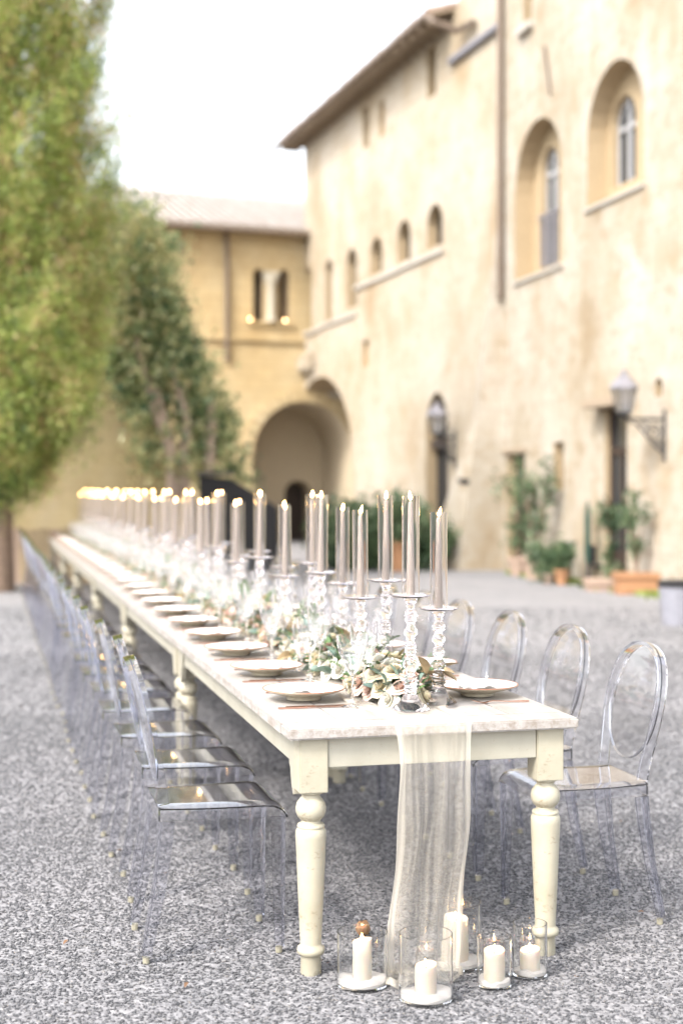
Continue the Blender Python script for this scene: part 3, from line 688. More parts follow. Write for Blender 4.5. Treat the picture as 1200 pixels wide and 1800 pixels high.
x, y = gp(640, 1002); shrub_thing('bush', 'dark rounded bush behind the candles by the wing wall', x, y, 1.2, .65, 2600, .06, None, 12, 'bush')
x, y = gp(600, 1000); shrub_thing('bush', 'low dark bush at the foot of the great arch', x, y, .9, .5, 1500, .06, None, 9, 'bush')
x, y = gp(704, 1004); shrub_thing('potted_shrub', 'round shrub in a tall terracotta pot behind the candles', x, y, .75, .4, 1000, .06, (.28, .55, 'terracotta', 0), 9)
x, y = gp(750, 1002); shrub_thing('bush', 'green bush right of the terracotta pot behind the candles', x, y, .8, .45, 1200, .06, None, 9, 'bush')
# folded green parasol in a black base, black sign, bin, grass
x, y = gp(1032, 1030); t = tag(empty('folded_parasol', (x, y, 0)), 'thin folded dark green parasol leaning upright by the wall', 'parasol')
mb = MB(); mb.lathe([(.03, .35), (.05, .5), (.045, 1.1), (.012, 1.32)], 10); link('canopy', mb.mesh('canopy', M['greenpaint'], smooth=True), t)
mb = MB(); mb.tube([(0, 0, .05), (0, 0, .4)], .02, 8); link('pole', mb.mesh('pole', M['iron']), t)
mb = MB(); mb.lathe([(.16, 0), (.16, .05), (.04, .07), (.04, .16)], 14); link('base', mb.mesh('base', M['black']), t)
x, y = gp(1048, 1028); t = tag(empty('garden_chair', (x, y, 0)), 'black folded chair standing beside the green parasol', 'chair')
mb = MB(); mb.box(-.13, .13, .0, .03, .33, .62); link('backrest', mb.mesh('backrest', M['black'], bevel=.01), t)
mb = MB(); mb.box(-.14, .14, -.26, -.002, .29, .325); link('seat', mb.mesh('seat', M['black'], bevel=.01), t)
for sx in (-.13, .11):
    for sy in (-.25, -.03): mb = MB(); mb.box(sx, sx+.02, sy, sy+.02, 0, .289); link('leg', mb.mesh('leg', M['iron']), t)
x, y = gp(1003, 1022); t = tag(empty('menu_stand', (x, y, 0)), 'small black sloping sign on a thin stand by the pots', 'sign')
mb = MB(); mb.sweep([(-.17, 0, .58), (.17, 0, .62)], .09, .012, (0, .4, .9)); link('board', mb.mesh('board', M['black']), t)
mb = MB(); mb.tube([(0, .02, 0), (0, .02, .58)], .015, 8); link('pole', mb.mesh('pole', M['iron']), t)
x, y = gp(1190, 1098); t = tag(empty('litter_bin', (x, y, 0)), 'grey bin with a black lid at the right edge', 'bin')
mb = MB(); mb.lathe([(.17, 0), (.21, .42), (.19, .43)], 20); link('body', mb.mesh('body', M['greybin'], smooth=True), t)
mb = MB(); mb.lathe([(.222, .425), (.225, .46), (.18, .49), (.0001, .5)], 20); link('lid', mb.mesh('lid', M['black'], smooth=True), t)
pts = []
for k in range(2600):
    f = random.random(); a = 1.0+8.5*f; q = TOWER.p(a, 0, -abs(random.gauss(.05, .16))-.02); pts.append((q[0], q[1], .03))
tag(link('grass_tufts', leafmesh('grass_tufts', np.array(pts), .035, M['grass'], 1.6, (0, 0, 1.2))), 'short grass along the foot of the right wall', 'grass', kind='stuff')
t = tag(empty('wall_bracket', (0, 0, 0)), 'short dark bracket on the wall left of the open doorway', 'bracket')
a_, z_ = TOWER.px(872, 846); mb = MB(); WING.bx(mb, .15, .75, 1.5+14*26/2500-.05, 1.5+14*26/2500+.05, -.62, -.5); link('bar', mb.mesh('bar', M['black']), t)

# ================================================================== the long table
ANG = math.radians(14); P0 = Vector((-.159, 4.314, 0)); U = Vector((-math.sin(ANG), math.cos(ANG), 0)); V = Vector((math.cos(ANG), math.sin(ANG), 0))
def at(u, v, z=0): return P0+U*u+V*v+Vector((0, 0, z))
ORD = ['first', 'second', 'third', 'fourth', 'fifth', 'sixth', 'seventh', 'eighth', 'ninth', 'tenth', 'eleventh', 'twelfth', 'thirteenth', 'fourteenth', 'fifteenth', 'sixteenth', 'seventeenth', 'eighteenth', 'nineteenth', 'twentieth', 'twenty-first', 'twenty-second', 'twenty-third', 'twenty-fourth', 'twenty-fifth', 'twenty-sixth', 'twenty-seventh', 'twenty-eighth', 'twenty-ninth', 'thirtieth']
SM_ = .7
# --- one farmhouse table
def make_table():
    t = empty('farmhouse_table')
    nb = 5; wd = TW/nb
    bread = .13
    for k in range(nb):
        mb = MB(); mb.box(k*wd+.0024 if k else 0, (k+1)*wd-(.0024 if k < nb-1 else 0), bread+.001, TL-bread-.001, TH-.034, TH-random.uniform(0, .0012))
        link('plank', mb.mesh('plank', M['tabletop'], bevel=.0018), t)
    for k in range(2):
        y0, y1 = ((0, bread-.001), (TL-bread+.001, TL))[k]
        mb = MB(); mb.box(0, TW, y0, y1, TH-.034, TH-.0005); link('end_board', mb.mesh('end_board', M['tabletop'], bevel=.005), t)
    li = .04; h = .0448; zu = TH-.035
    LX = (li+h, TW-li-h); LY = (.03+h, TL-.03-h)
    prof = [(.031, 0), (.0325, .004), (.031, .056), (.033, .060), (.041, .064), (.0435, .074), (.041, .084), (.034, .089), (.0325, .096), (.036, .16), (.0405, .26), (.0455, .38), (.0475, .425), (.047, .444), (.041, .452), (.0435, .458), (.041, .464), (.031, .468), (.030, .476), (.040, .486), (.0465, .500), (.0475, .514), (.044, .530), (.034, .543), (.0285, .549), (.0285, .556), (.038, .561), (.038, .566)]
    mb = MB(); mb.lathe(prof, 32); lm = mb.mesh('leg', M['legpaint'], smooth=.9)
    mb = MB(); mb.box(-h, h, -h, h, .566, zu-.001); bm_ = mb.mesh('leg_block', M['legpaint'], bevel=.003)
    sv = [(0, 0), (0, -.185), (-.012, -.19), (-.035, -.165), (-.05, -.13), (-.055, -.11), (-.068, -.105), (-.072, -.08), (-.082, -.06), (-.082, 0)]
    for ix, x in enumerate(LX):
        for iy, y in enumerate(LY):
            lg = link('leg', lm, t, (x, y, 0)); link('leg_block', bm_, lg)
            # scalloped bracket beside the block, under the long apron
            sg = 1 if iy == 0 else -1; mb = MB(); y0 = y+sg*(h+.001); xo = x-.011 + (-h+.012 if ix == 0 else h-.012)
            A = [(xo, y0-sg*a, zu-.001+b) for a, b in sv]; B = [(xo+.022, y0-sg*a, zu-.001+b) for a, b in sv]; k = len(sv)
            mb.add(A+B, [tuple(range(k)), tuple(range(k, 2*k))[::-1]]+[(i, (i+1) % k, (i+1) % k+k, i+k) for i in range(k)])
            link('bracket', mb.mesh('bracket', M['tablepaint']), t)
    for x0 in (li+.010, TW-li-.034):
        mb = MB(); mb.box(x0, x0+.022, LY[0]+h+.0835, LY[1]-h-.0835, TH-.135, zu-.001); link('side_apron', mb.mesh('side_apron', M['tablepaint'], bevel=.002), t)
    for y0 in (.03+.008, TL-.03-.030):
        mb = MB(); mb.box(LX[0]+h+.001, LX[1]-h-.001, y0, y0+.022, TH-.128, zu-.001); link('end_apron', mb.mesh('end_apron', M['tablepaint'], bevel=.002), t)
    t.rotation_euler = (0, 0, ANG); return t
NT = 6; table0 = make_table()
TD = ['nearest cream farmhouse table with worn white plank top and turned legs', 'second farmhouse table end to end behind the nearest one', 'third farmhouse table along the row', 'fourth farmhouse table along the row', 'fifth farmhouse table along the row', 'farthest farmhouse table ending beside the ochre wall']
for i in range(NT):
    t = table0 if i == 0 else copy_tree(table0)
    t.location = at(i*(TL+.005), 0); tag(t, TD[i], 'table', 'farmhouse tables set end to end')

# --- clear chairs
def make_chair():
    t = empty('clear_chair'); A = M['acrylic']
    z0, z1 = .447, .492
    def outline(ins):
        pts = []
        for sx in (1, -1):
            seg = [(.172-ins, -.205+ins), (.195-ins, .16), (.185-ins, .195-ins*.5), (.16-ins, .213-ins)]
            pts += [(sx*x, y) for x, y in (seg if sx == 1 else seg[::-1])]
        return pts
    o = outline(0); k = len(o); mb = MB()
    def dz(x, y): return -.008*(1-min(1, (x/.17)**2))*(1-min(1, (y/.2)**2))
    # seat shell: flat top rolling down at the front edge, thin moulded sheet
    YS = [-.205, -.15, -.08, 0, .08, .13, .16, .18, .195, .205, .211]; ZD = [0, -.001, -.002, -.002, -.001, -.0005, -.003, -.009, -.019, -.031, -.045]
    WS = [.172, .178, .184, .190, .195, .196, .1955, .194, .191, .188, .186]
    nx = 12; vs = []
    for th in (0, .0055):
        for y, zd, wd in zip(YS, ZD, WS):
            for q in range(nx+1):
                x = -1+2*q/nx; ed = -.006*max(0, (abs(x)-.86)/.14)**2
                vs.append((x*(wd-th*.6), y-(th if y > .17 else 0), z1+zd+ed-(th if y < .19 else th*.4)))
    m_, r_ = nx+1, len(YS); fs = []
    for lay in (0, 1):
        o_ = lay*m_*r_
        for a in range(r_-1):
            for b in range(nx): f_ = (o_+a*m_+b, o_+a*m_+b+1, o_+(a+1)*m_+b+1, o_+(a+1)*m_+b); fs.append(f_ if lay == 0 else f_[::-1])
    K = m_*r_
    for a in range(r_-1):
        fs.append((a*m_, (a+1)*m_, K+(a+1)*m_, K+a*m_)); fs.append((a*m_+nx, K+a*m_+nx, K+(a+1)*m_+nx, (a+1)*m_+nx))
    for b in range(nx):
        fs.append((b, K+b, K+b+1, b+1)); e_ = (r_-1)*m_; fs.append((e_+b, e_+b+1, K+e_+b+1, K+e_+b))
    mb.add(vs, fs)
    st = link('seat', mb.mesh('seat', M['acrylic_seat'], smooth=.6), t)
    # side and back apron walls under the sheet
    mb = MB()
    for sx in (-1, 1):
        ring = []
        for dx in (0, .005):
            ring.append([(sx*(wd-.001-dx), y, z0) for y, wd in zip(YS, WS)]); ring.append([(sx*(wd-.001-dx), y, max(z0+.001, z1+zd-.0135)) for y, zd, wd in zip(YS, ZD, WS)])
        nn_ = len(YS); vs = ring[0]+ring[1]+ring[3]+ring[2]
        fs = [(r*nn_+j_, r*nn_+j_+1, ((r+1) % 4)*nn_+j_+1, ((r+1) % 4)*nn_+j_) for r in range(4) for j_ in range(nn_-1)]+[(0, nn_, 2*nn_, 3*nn_), (nn_-1, 4*nn_-1, 3*nn_-1, 2*nn_-1)]
        mb.add(vs, fs)
    mb.box(-.165, .165, -.2045, -.1995, z0, z1-.0065)
    link('apron', mb.mesh('apron', A, smooth=.5), t)
    lx = (.165, .172)
    for sx in (-1, 1):
        for fr in (0, 1):
            if fr: path = [(sx*.166, .178, .444), (sx*.168, .180, .25), (sx*.172, .183, .025)]; tp = [1.15, .95, .72]
            else: path = [(sx*.155, -.178, .444), (sx*.158, -.186, .36), (sx*.165, -.206, .22), (sx*.178, -.245, .025)]; tp = [1.15, 1.08, .92, .72]
            # moulded angle section: one web facing sideways, one facing front or back
            fy = .0195 if fr else -.0195
            mb = MB()
            mb.sweep([(x, y+fy, z) for x, y, z in path], .0225, .0032, (0, 1, 0), taper=None)
            mb.sweep([(x+sx*.0193, y-(.0035 if fr else -.0035), z) for x, y, z in path], .0032, .0190, (0, 1, 0))
            cs = Vector(path[0]); n_p = len(path)
            for vi, (x, y, z) in enumerate(mb.v):
                f_ = np.interp(z, [path[-1][2], path[0][2]], [.68, 1.08]); px_ = np.interp(z, [p[2] for p in path[::-1]], [p[0] for p in path[::-1]]); py_ = np.interp(z, [p[2] for p in path[::-1]], [p[1] for p in path[::-1]])
                mb.v[vi] = (px_+(x-px_)*f_, py_+(y-py_)*f_, z)
            lg = link('leg', mb.mesh('leg', M['acrylic_leg'], bevel=.0008), t)
            e = path[-1]; mb = MB(); mb.lathe([(.009, -.025), (.011, -.022), (.011, -.004)], 10, e); link('foot_cap', mb.mesh('foot_cap', M['foot']), lg)
    half = [(.158, -.188, .496), (.163, -.196, .55), (.176, -.209, .62), (.190, -.224, .70), (.190, -.240, .775), (.172, -.256, .845), (.135, -.270, .90), (.075, -.279, .935), (0, -.282, .947)]
    # smooth
    P = [Vector(p) for p in half]; Q = []
    for i in range(len(P)-1):
        p0 = P[max(i-1, 0)]; p1, p2 = P[i], P[i+1]; p3 = P[min(i+2, len(P)-1)] if i+2 < len(P) else Vector((-P[i].x, P[i].y, P[i].z))
        for s in range(3):
            f = s/3; Q.append(.5*((2*p1)+(p2-p0)*f+(2*p0-5*p1+4*p2-p3)*f*f+(3*p1-p0-3*p2+p3)*f**3))
    full = Q+[P[-1]]+[Vector((-q.x, q.y, q.z)) for q in Q[::-1]]
    mb = MB(); mb.sweep(full, .0075, .018, (0, 1, .25)); link('back_frame', mb.mesh('back_frame', A, smooth=.6), t)
    # oval panel with a raised lower rim
    def yb(z): return float(np.interp(z, [.496, .55, .62, .70, .775, .845, .90, .947], [-.188, -.196, -.209, -.224, -.240, -.256, -.270, -.282]))
    def pw(z, c):
        if z > .735: w_ = float(np.interp(z, [.70, .775, .845, .90, .935, .941], [.186, .185, .166, .128, .066, .0]))
        else: w_ = .186*math.sqrt(max(0, 1-((z-.735)/.19)**2))
        return w_*(1 if c > 1e-6 else -1 if c < -1e-6 else 0)
    cz, rz, rx = .735, .19, .186; nn = 40; vs = []; fs = []
    for side, dy in ((0, .0025), (1, -.0025)):
        for r_ in (.5, 1.0):
            for k in range(nn):
                a = 2*PI*k/nn; z = .735+(.205 if math.sin(a) > 0 else .19)*r_*math.sin(a); x = pw(.735+(.205 if math.sin(a) > 0 else .19)*math.sin(a), math.cos(a))*r_
                vs.append((x, yb(z)+dy, z))
    c0 = len(vs); vs += [(0, yb(cz)+.0025, cz), (0, yb(cz)-.0025, cz)]
    for k in range(nn):
        k2 = (k+1) % nn
        fs += [(c0, k, k2), (k, nn+k, nn+k2, k2), (c0+1, 2*nn+k2, 2*nn+k), (2*nn+k, 2*nn+k2, 3*nn+k2, 3*nn+k), (nn+k, 3*nn+k, 3*nn+k2, nn+k2)]
    mb = MB(); mb.add(vs, fs); pn = link('back_panel', mb.mesh('back_panel', M['acrylic_panel'], smooth=.6), t)
    pts = []
    for k in range(25):
        a = PI+PI*k/24; a = PI*1.0-.25+(PI+.5)*k/24; x = rx*math.cos(a)*.97; z = cz+rz*math.sin(a)*.985; pts.append((x, yb(z), z))
    mb = MB(); mb.sweep(pts, .0018, .005, (0, 1, .2)); link('panel_rim', mb.mesh('panel_rim', A, smooth=.6), pn)
    return t
chair0 = make_chair(); NCH = 25
for side in (0, 1):
    for i in range(NCH):
        c = chair0 if (side, i) == (0, 0) else copy_tree(chair0)
        ju, jv, jr = (0, 0, 0) if i == 0 else (random.uniform(-.012, .012), random.uniform(-.015, .012), random.uniform(-.03, .03))
        if side == 0: c.location = at(.465+.678*i+ju, -.155+jv+ (.010 if i == 1 else 0)); c.rotation_euler = (0, 0, ANG-PI/2+jr)
        else: c.location = at(.446+.662*i+ju, 1.115-jv); c.rotation_euler = (0, 0, ANG+PI/2+jr)
        where = 'left' if side == 0 else 'right'
        lab = f'nearest clear oval-backed chair on the {where} side of the table' if i == 0 else f'{ORD[i]} clear oval-backed chair from the front, {where} side of the table'
        tag(c, lab, 'chair', f'clear chairs along the {where} side')

# --- gauze runner
def runner():
    NX = 90
    rows = []; w0, w1 = .330, .578
    from mathutils import noise as mn
    def fold(x, s): return 2.1*mn.noise(Vector((x*4.6, s*.5, 1.7)))+1.0*mn.noise(Vector((x*11, s*.8, 5.1)))+.25*mn.noise(Vector((x*30, s*1.6, 9.3)))
    vs = []; L = []
    # along the table top, u from 17.2 to 0
    us = [17.3-i*.28 for i in range(61)]; us = [u for u in us if u > .5]+[.45, .38, .31, .25, .20, .15, .10, .06, .03, .01]
    for u in us:
        row = []
        spread = 1+.22*math.sin(u*2.3) if u > .3 else 1+.06*u
        for k in range(NX+1):
            x = k/NX; v = (w0+w1)/2+(x-.5)*(w1-w0)*spread*(1 if u > .1 else 1)+.012*math.sin(u*9+x*4)
            z = TH+.0035+.0045*(1+fold(x, u*6))*.9*(1 if u > .02 else .8)
            row.append(at(u, v, z))
        rows.append(row)
    # over the edge and down
    H = TH+.004; n = 64
    for i in range(n+1):
        s = i/n*H
        row = []
        for k in range(NX+1):
            x = k/NX; nar = 1-.10*math.sin(min(1, s/.5)*PI/2)-.02*math.sin(s*8); sh = -.038*(s/H)**1.5+.006*math.sin(s*7)
            v = (w0+w1)/2+(x-.5)*(w1-w0)*nar+sh+.004*math.sin(s*17+x*9)
            am = .004+.008*min(1, s/.3)
            out = -.008-am*(.9+fold(x+.02*math.sin(s*5), s*2.2))-.018*min(1, s/.12)
            row.append(at(out, v, H-s if s < H-.012 else .014+.004*fold(x, 5)))
        rows.append(row)
    # pooled end on the ground
    for i in range(1, 20):
        s = i/19; row = []
        for k in range(NX+1):
            x = k/NX; v = (w0+w1)/2-.038+(x-.5)*(w1-w0)*(.88+.15*s)-.02*s
            u = -.03-.10*s+.03*math.sin(x*11+s*3); z = .014+.020*abs(math.sin(s*9+x*5))*(1-.4*s)+.006*fold(x, s*4)
            row.append(at(u, v, max(.009, z)))
        rows.append(row)
    vs = [p for r in rows for p in r]; m = NX+1
    fs = [(i*m+k, i*m+k+1, (i+1)*m+k+1, (i+1)*m+k) for i in range(len(rows)-1) for k in range(NX)]
    me = bpy.data.meshes.new('gauze_runner'); me.from_pydata([tuple(p) for p in vs], [], fs); me.materials.append(M['gauze'])
    uv = me.uv_layers.new(name='UVMap'); lens = [0]
    for i in range(1, len(rows)): lens.append(lens[-1]+(rows[i][45]-rows[i-1][45]).length)
    uvs = []
    for i in range(len(rows)-1):
        for k in range(NX):
            for a, b in ((i, k), (i, k+1), (i+1, k+1), (i+1, k)): uvs += [b/NX, lens[a]]
    uv.data.foreach_set('uv', uvs); me.polygons.foreach_set('use_smooth', [True]*len(fs))
    return tag(link('gauze_runner', me), 'sheer cream gauze runner spilling over the table end to the gravel', 'table runner')
n = N('cream_gauze'); tc = n.n('TexCoord'); sx = n.n('SeparateXYZ'); n.l(tc.outputs['UV'], sx.inputs[0])
df = n.n('BsdfDiffuse'); df.inputs[0].default_value = (.82, .76, .66, 1); tl = n.n('BsdfTranslucent'); tl.inputs[0].default_value = (.82, .76, .66, 1)
tp = n.n('BsdfTransparent'); m1 = n.n('MixShader'); m1.inputs[0].default_value = .45; n.l(df.outputs[0], m1.inputs[1]); n.l(tl.outputs[0], m1.inputs[2])
mp = n.n('Mapping'); mp.inputs['Scale'].default_value = (9, 1.4, 1); n.l(tc.outputs['UV'], mp.inputs[0]); st = n.noise(mp.outputs[0], 1.6, 6, .7)
mp2 = n.n('Mapping'); mp2.inputs['Scale'].default_value = (80, 280, 1); n.l(tc.outputs['UV'], mp2.inputs[0]); wv = n.noise(mp2.outputs[0], 1.0, 3, .8)
ed = n.math('ABSOLUTE', n.math('SUBTRACT', sx.outputs[0], .5)); ed = n.ramp(ed, [(.40, (0, 0, 0)), (.44, (.9, .9, .9)), (.5, (.75, .75, .75))])
lw_ = n.n('LayerWeight'); lw_.inputs[0].default_value = .35
al = n.math('ADD', .15, n.math('MULTIPLY', n.ramp(st, [(.3, (0, 0, 0)), (.8, (1, 1, 1))]), .24)); al = n.math('ADD', al, n.math('MULTIPLY', n.math('SUBTRACT', wv, .5), .5))
al = n.math('ADD', al, n.math('MULTIPLY', ed, .42)); al = n.math('ADD', al, n.math('MULTIPLY', lw_.outputs['Facing'], .12), True); al = n.math('MULTIPLY', al, .97, True)
m2 = n.n('MixShader'); n.l(al, m2.inputs[0]); n.l(tp.outputs[0], m2.inputs[1]); n.l(m1.outputs[0], m2.inputs[2]); n.l(m2.outputs[0], n.out.inputs[0]); M['gauze'] = n.m
runner()

# --- stemware
def spline(pts, k=3):
    out = []
    for i in range(len(pts)-1):
        p0 = pts[max(i-1, 0)]; p1 = pts[i]; p2 = pts[i+1]; p3 = pts[min(i+2, len(pts)-1)]
        for s in range(k):
            f = s/k; out.append(tuple(.5*((2*p1[j])+(p2[j]-p0[j])*f+(2*p0[j]-5*p1[j]+4*p2[j]-p3[j])*f*f+(3*p1[j]-p0[j]-3*p2[j]+p3[j])*f**3) for j in (0, 1)))
    return out+[pts[-1]]
def glass_meshes(kind):
    if kind == 'tall':
        hs, H, R = .118, .275, .049; outer = [(.004, hs), (.011, hs+.008), (.025, hs+.032), (.038, hs+.068), (.047, hs+.105), (R, H)]; zig = (hs+.004, hs+.085, .045)
    elif kind == 'low':
        hs, H, R = .100, .240, .055; outer = [(.004, hs), (.010, hs+.008), (.024, hs+.032), (.040, hs+.070), (.052, hs+.108), (R, H)]; zig = (hs+.004, hs+.095, .05)
    else:
        hs, H, R = .045, .185, .036; outer = [(.005, hs), (.016, hs+.008), (.026, hs+.04), (.033, hs+.08), (R, H)]; zig = (hs+.004, hs+.10, .05)
    o = spline(outer, 3); inn = [(max(.0001, r-.0018), z+.003*(1 if i < 2 else 0)) for i, (r, z) in enumerate(o)][::-1]; inn[-1] = (.0001, hs+.007)
    mb = MB(); mb.lathe([(.0001, hs)]+o+inn, 32, zig=zig); bowl = mb.mesh('bowl', M['stemware'], smooth=.28)
    mb = MB(); mb.lathe([(.0001, 0), (.037, 0), (.038, .0015), (.02, .005), (.008, .010), (.0045, .018), (.0038, .04), (.0042, hs*.6), (.0055, hs*.62), (.0042, hs*.66), (.0042, hs-.003), (.006, hs-.0008), (.0001, hs-.0006)], 16); stem = mb.mesh('stem', M['stemware'], smooth=.6)
    return bowl, stem
GM = {k: glass_meshes(k) for k in ('tall', 'low', 'short')}
NS = 25; SP = .685; US0 = .60
def glassware(kind, name, u, v, lab, grp):
    t = tag(empty(name, at(u, v, TH+.0015), random.uniform(0, .2)), lab, 'glass', grp); link('bowl', GM[kind][0], t); link('stem', GM[kind][1], t); return t
for side in (0, 1):
    wh = 'left' if side == 0 else 'right'
    for i in range(NS):
        u = US0+SP*i+(-.055 if side else 0); j = lambda s=.012: random.uniform(-s, s) if i else 0
        fl = (lambda v: v) if side == 0 else (lambda v: TW-v)
        sgn = -1 if side == 0 else 1
        wh2 = f'{ORD[i]} plate from the front on the {wh}'
        if side == 0 or i > 0:
            du = -.205 if side == 0 else .17
            glassware('low', 'wine_glass', u+du+j(), fl(.300)+j(), f'crystal wine glass, outer one by the {wh2}', f'outer wine glasses on the {wh}')
            glassware('tall', 'water_goblet', u+du+.075+j(), fl(.365)+j()*.3-.005, f'taller crystal goblet, inner one by the {wh2}', f'tall goblets on the {wh}')
        if i > 0: glassware('short', 'crystal_tumbler', u+.10*(-sgn)-.02+j(), fl(.345)+j(), f'short footed crystal tumbler beyond the {wh2}', f'short tumblers on the {wh}')

# --- plates, napkins, cutlery
pp = [(.0001, 0), (.055, 0), (.060, .002), (.062, .012), (.085, .019), (.120, .028), (.141, .036)]
mb = MB(); mb.lathe(pp+[(.1415, .0385)], 48, cap=False); plate_m = mb.mesh('plate', M['plate'], smooth=.8)
mb = MB(); mb.lathe([(.1416, .0375), (.1442, .0392), (.1430, .0418), (.1385, .0405)], 48, cap=False); rim_m = mb.mesh('rim', M['plate_rim'], smooth=True)
mb = MB(); mb.lathe([(.1398, .0404), (.118, .032), (.095, .0255), (.088, .022), (.0001, .021)], 48, cap=False); top_m = mb.mesh('well', M['plate_top'], smooth=.8)
for k_, m_ in (('plate', plate_m), ('rim', rim_m), ('well', top_m)): pass
def napkin_mesh(seed):
    r = random.Random(seed); n_ = 22; vs = []; ph = [r.uniform(0, 6) for _ in range(8)]
    for i in range(n_+1):
        for j in range(n_+1):
            x = i/n_-.5; y = j/n_-.5; a = math.atan2(y, x); rr = math.hypot(x, y)*2
            h = .010+.010*abs(math.sin(7*x+ph[0]+3*y))+.008*abs(math.sin(11*y-5*x+ph[1]))+.008*math.sin(5*a+ph[2])*rr
            vs.append((x*.15+.012*math.sin(6*y+ph[3]), y*.13+.01*math.sin(7*x+ph[4]), .022+max(.001, h)*(1-.35*min(1, rr))))
    m = n_+1; fs = [(i*m+j, (i+1)*m+j, (i+1)*m+j+1, i*m+j+1) for i in range(n_) for j in range(n_)]
    mb = MB(); mb.add(vs, fs); return mb.mesh('napkin', M['napkin'], smooth=.5)
NAP = [napkin_mesh(s) for s in range(3)]
def fork_mesh():
    mb = MB(); mb.sweep([(0, -.10, .004), (0, -.03, .005), (0, .03, .009), (0, .045, .007)], .0016, .0035, (1, 0, 0), taper=[1.4, 1, .8, .8])
    mb.sweep([(0, .044, .007), (0, .06, .0035), (0, .068, .004)], .001, .011, (1, 0, 0), taper=[.5, 1, 1])
    for k in range(4): x = -.009+.006*k; mb.sweep([(x, .067, .004), (x, .09, .009), (x*.95, .105, .014)], .0008, .0014, (1, 0, 0))
    return mb.mesh('fork', M['cutlery'], smooth=.6)
def knife_mesh():
    mb = MB(); mb.sweep([(0, -.11, .004), (0, -.02, .004), (0, -.01, .004)], .0022, .0042, (1, 0, 0)); mb.sweep([(0, -.009, .004), (0, .09, .004), (.002, .115, .004)], .0008, .008, (1, 0, 0), taper=[.8, 1, .3])
    return mb.mesh('knife', M['cutlery'], smooth=.6)
FK, KN = fork_mesh(), knife_mesh()
for side in (0, 1):
    wh = 'left' if side == 0 else 'right'
    for i in range(NS):
        u = US0+SP*i+(-.055 if side else 0)+(random.uniform(-.015, .015) if i else 0); v = .178 if side == 0 else TW-.150
        rz = ANG+(-PI/2 if side == 0 else PI/2)
        first = 'nearest' if i == 0 else ORD[i]
        t = tag(empty('dinner_plate', at(u, v, TH+.0008), random.uniform(0, 6)), f'{first} cream stoneware plate with rust rim on the {wh} side', 'plate', f'plates on the {wh} side')
        link('body', plate_m, t); link('rim', rim_m, t); link('well', top_m, t)
        nk = link('napkin', NAP[i % 3], None, at(u, v, TH+.0015), (0, 0, rz+random.uniform(-.4, .4))); tag(nk, f'crumpled white napkin on the {first} plate of the {wh} side', 'napkin', f'napkins on the {wh} side')
        right = -1 if side == 0 else 1       # the diner's right hand, along u
        def lay(me, nm, off, lab, dv=0, jr=.03):
            o = link(nm, me, None, at(u+off, v+dv, TH-.0005), (0, 0, rz+random.uniform(-jr, jr))); tag(o, lab, nm, f'{nm}s on the {wh} side')
        lay(KN, 'knife', right*.175, f'rose gold knife beside the {first} plate, {wh} side', .01)
        if side == 0 or i: lay(FK, 'fork', -right*.17, f'rose gold fork beside the {first} plate, {wh} side')
        else: lay(FK, 'fork', -.185, 'rose gold fork on the table corner before the nearest right plate', .02, .0)
        if side == 0 and i < 8: lay(KN, 'butter_knife', right*.198, f'inner rose gold butter knife before the {first} plate, left side', -.02)

# --- candlesticks, taper candles, hurricane tubes
def stick_meshes(h):
    base = [(.0001, 0), (.060, 0), (.062, .004), (.056, .010), (.040, .024), (.028, .040), (.022, .052)]
    zt = h-.03; stem = [(.0001, .0525), (.017, .0525)]
    # turned beads: stacks of thin rings parted by longer swellings and waists
    seq = [(.010, .021), (.010, .023), (.010, .024), (.010, .025), (.010, .024), (.016, .016), (.030, .026), (.014, .015), (.010, .020), (.010, .022), (.010, .021), (.014, .014), (.034, .023), (.012, .016), (.010, .022), (.010, .024), (.010, .022), (.016, .014)]
    tot = sum(a for a, r in seq); z = .0535; kz = (zt-.0535)/tot
    for ln, r in seq:
        L_2 = ln*kz; w_ = .80 if ln < .012 else .62
        if r < .017: stem += [(r*.95, z+L_2*.2), (r*.82, z+L_2*.5), (r*.95, z+L_2*.8)]
        else: stem += [(r*w_, z+.0006), (r*.93, z+L_2*.28), (r, z+L_2*.5), (r*.93, z+L_2*.72), (r*w_, z+L_2-.0006)]
        z += L_2
    stem += [(.014, zt), (.013, zt+.004), (.02, zt+.012), (.024, zt+.022), (.0001, zt+.0225)]
    plate = [(.0001, zt+.023), (.025, zt+.023), (.060, zt+.028), (.068, zt+.034), (.0695, zt+.036), (.067, zt+.037), (.058, zt+.033), (.030, zt+.030), (.0001, zt+.030)]
    out = []
    for nm, p in (('base', base), ('stem', stem), ('drip_plate', plate)):
        mb = MB(); mb.lathe(p, 28); out.append((nm, mb.mesh(nm, M['crystal'], smooth=.9)))
    return out, zt+.030
SMs = {'tall': stick_meshes(.372), 'short': stick_meshes(.318)}
mb = MB(); R = .0292; R2 = R-.0013; hT = .325
mb.lathe([(R2, 0), (R, 0), (R, hT-.001), ((R+R2)/2, hT), (R2, hT-.001), (R2, .0)], 40)
def ring_tube(R, R2, h, bottom=False, n=40):
    vs = []; fs = []
    prof = [(R, 0), (R, h-.0004), (R-(R-R2)*.25, h), (R2+(R-R2)*.25, h), (R2, h-.0004), (R2, .006 if bottom else 0)]
    for r, z in prof:
        for k in range(n): a = 2*PI*k/n; vs.append((r*math.cos(a), r*math.sin(a), z))
    m = len(prof)
    for i in range(m-1):
        for k in range(n): fs.append((i*n+k, i*n+(k+1) % n, (i+1)*n+(k+1) % n, (i+1)*n+k))
    if bottom: fs += [tuple(range(n))[::-1], tuple((m-1)*n+k for k in range(n))]
    else:
        for k in range(n): fs.append(((m-1)*n+k, (m-1)*n+(k+1) % n, (k+1) % n, k))
    mb = MB(); mb.add(vs, fs); return mb
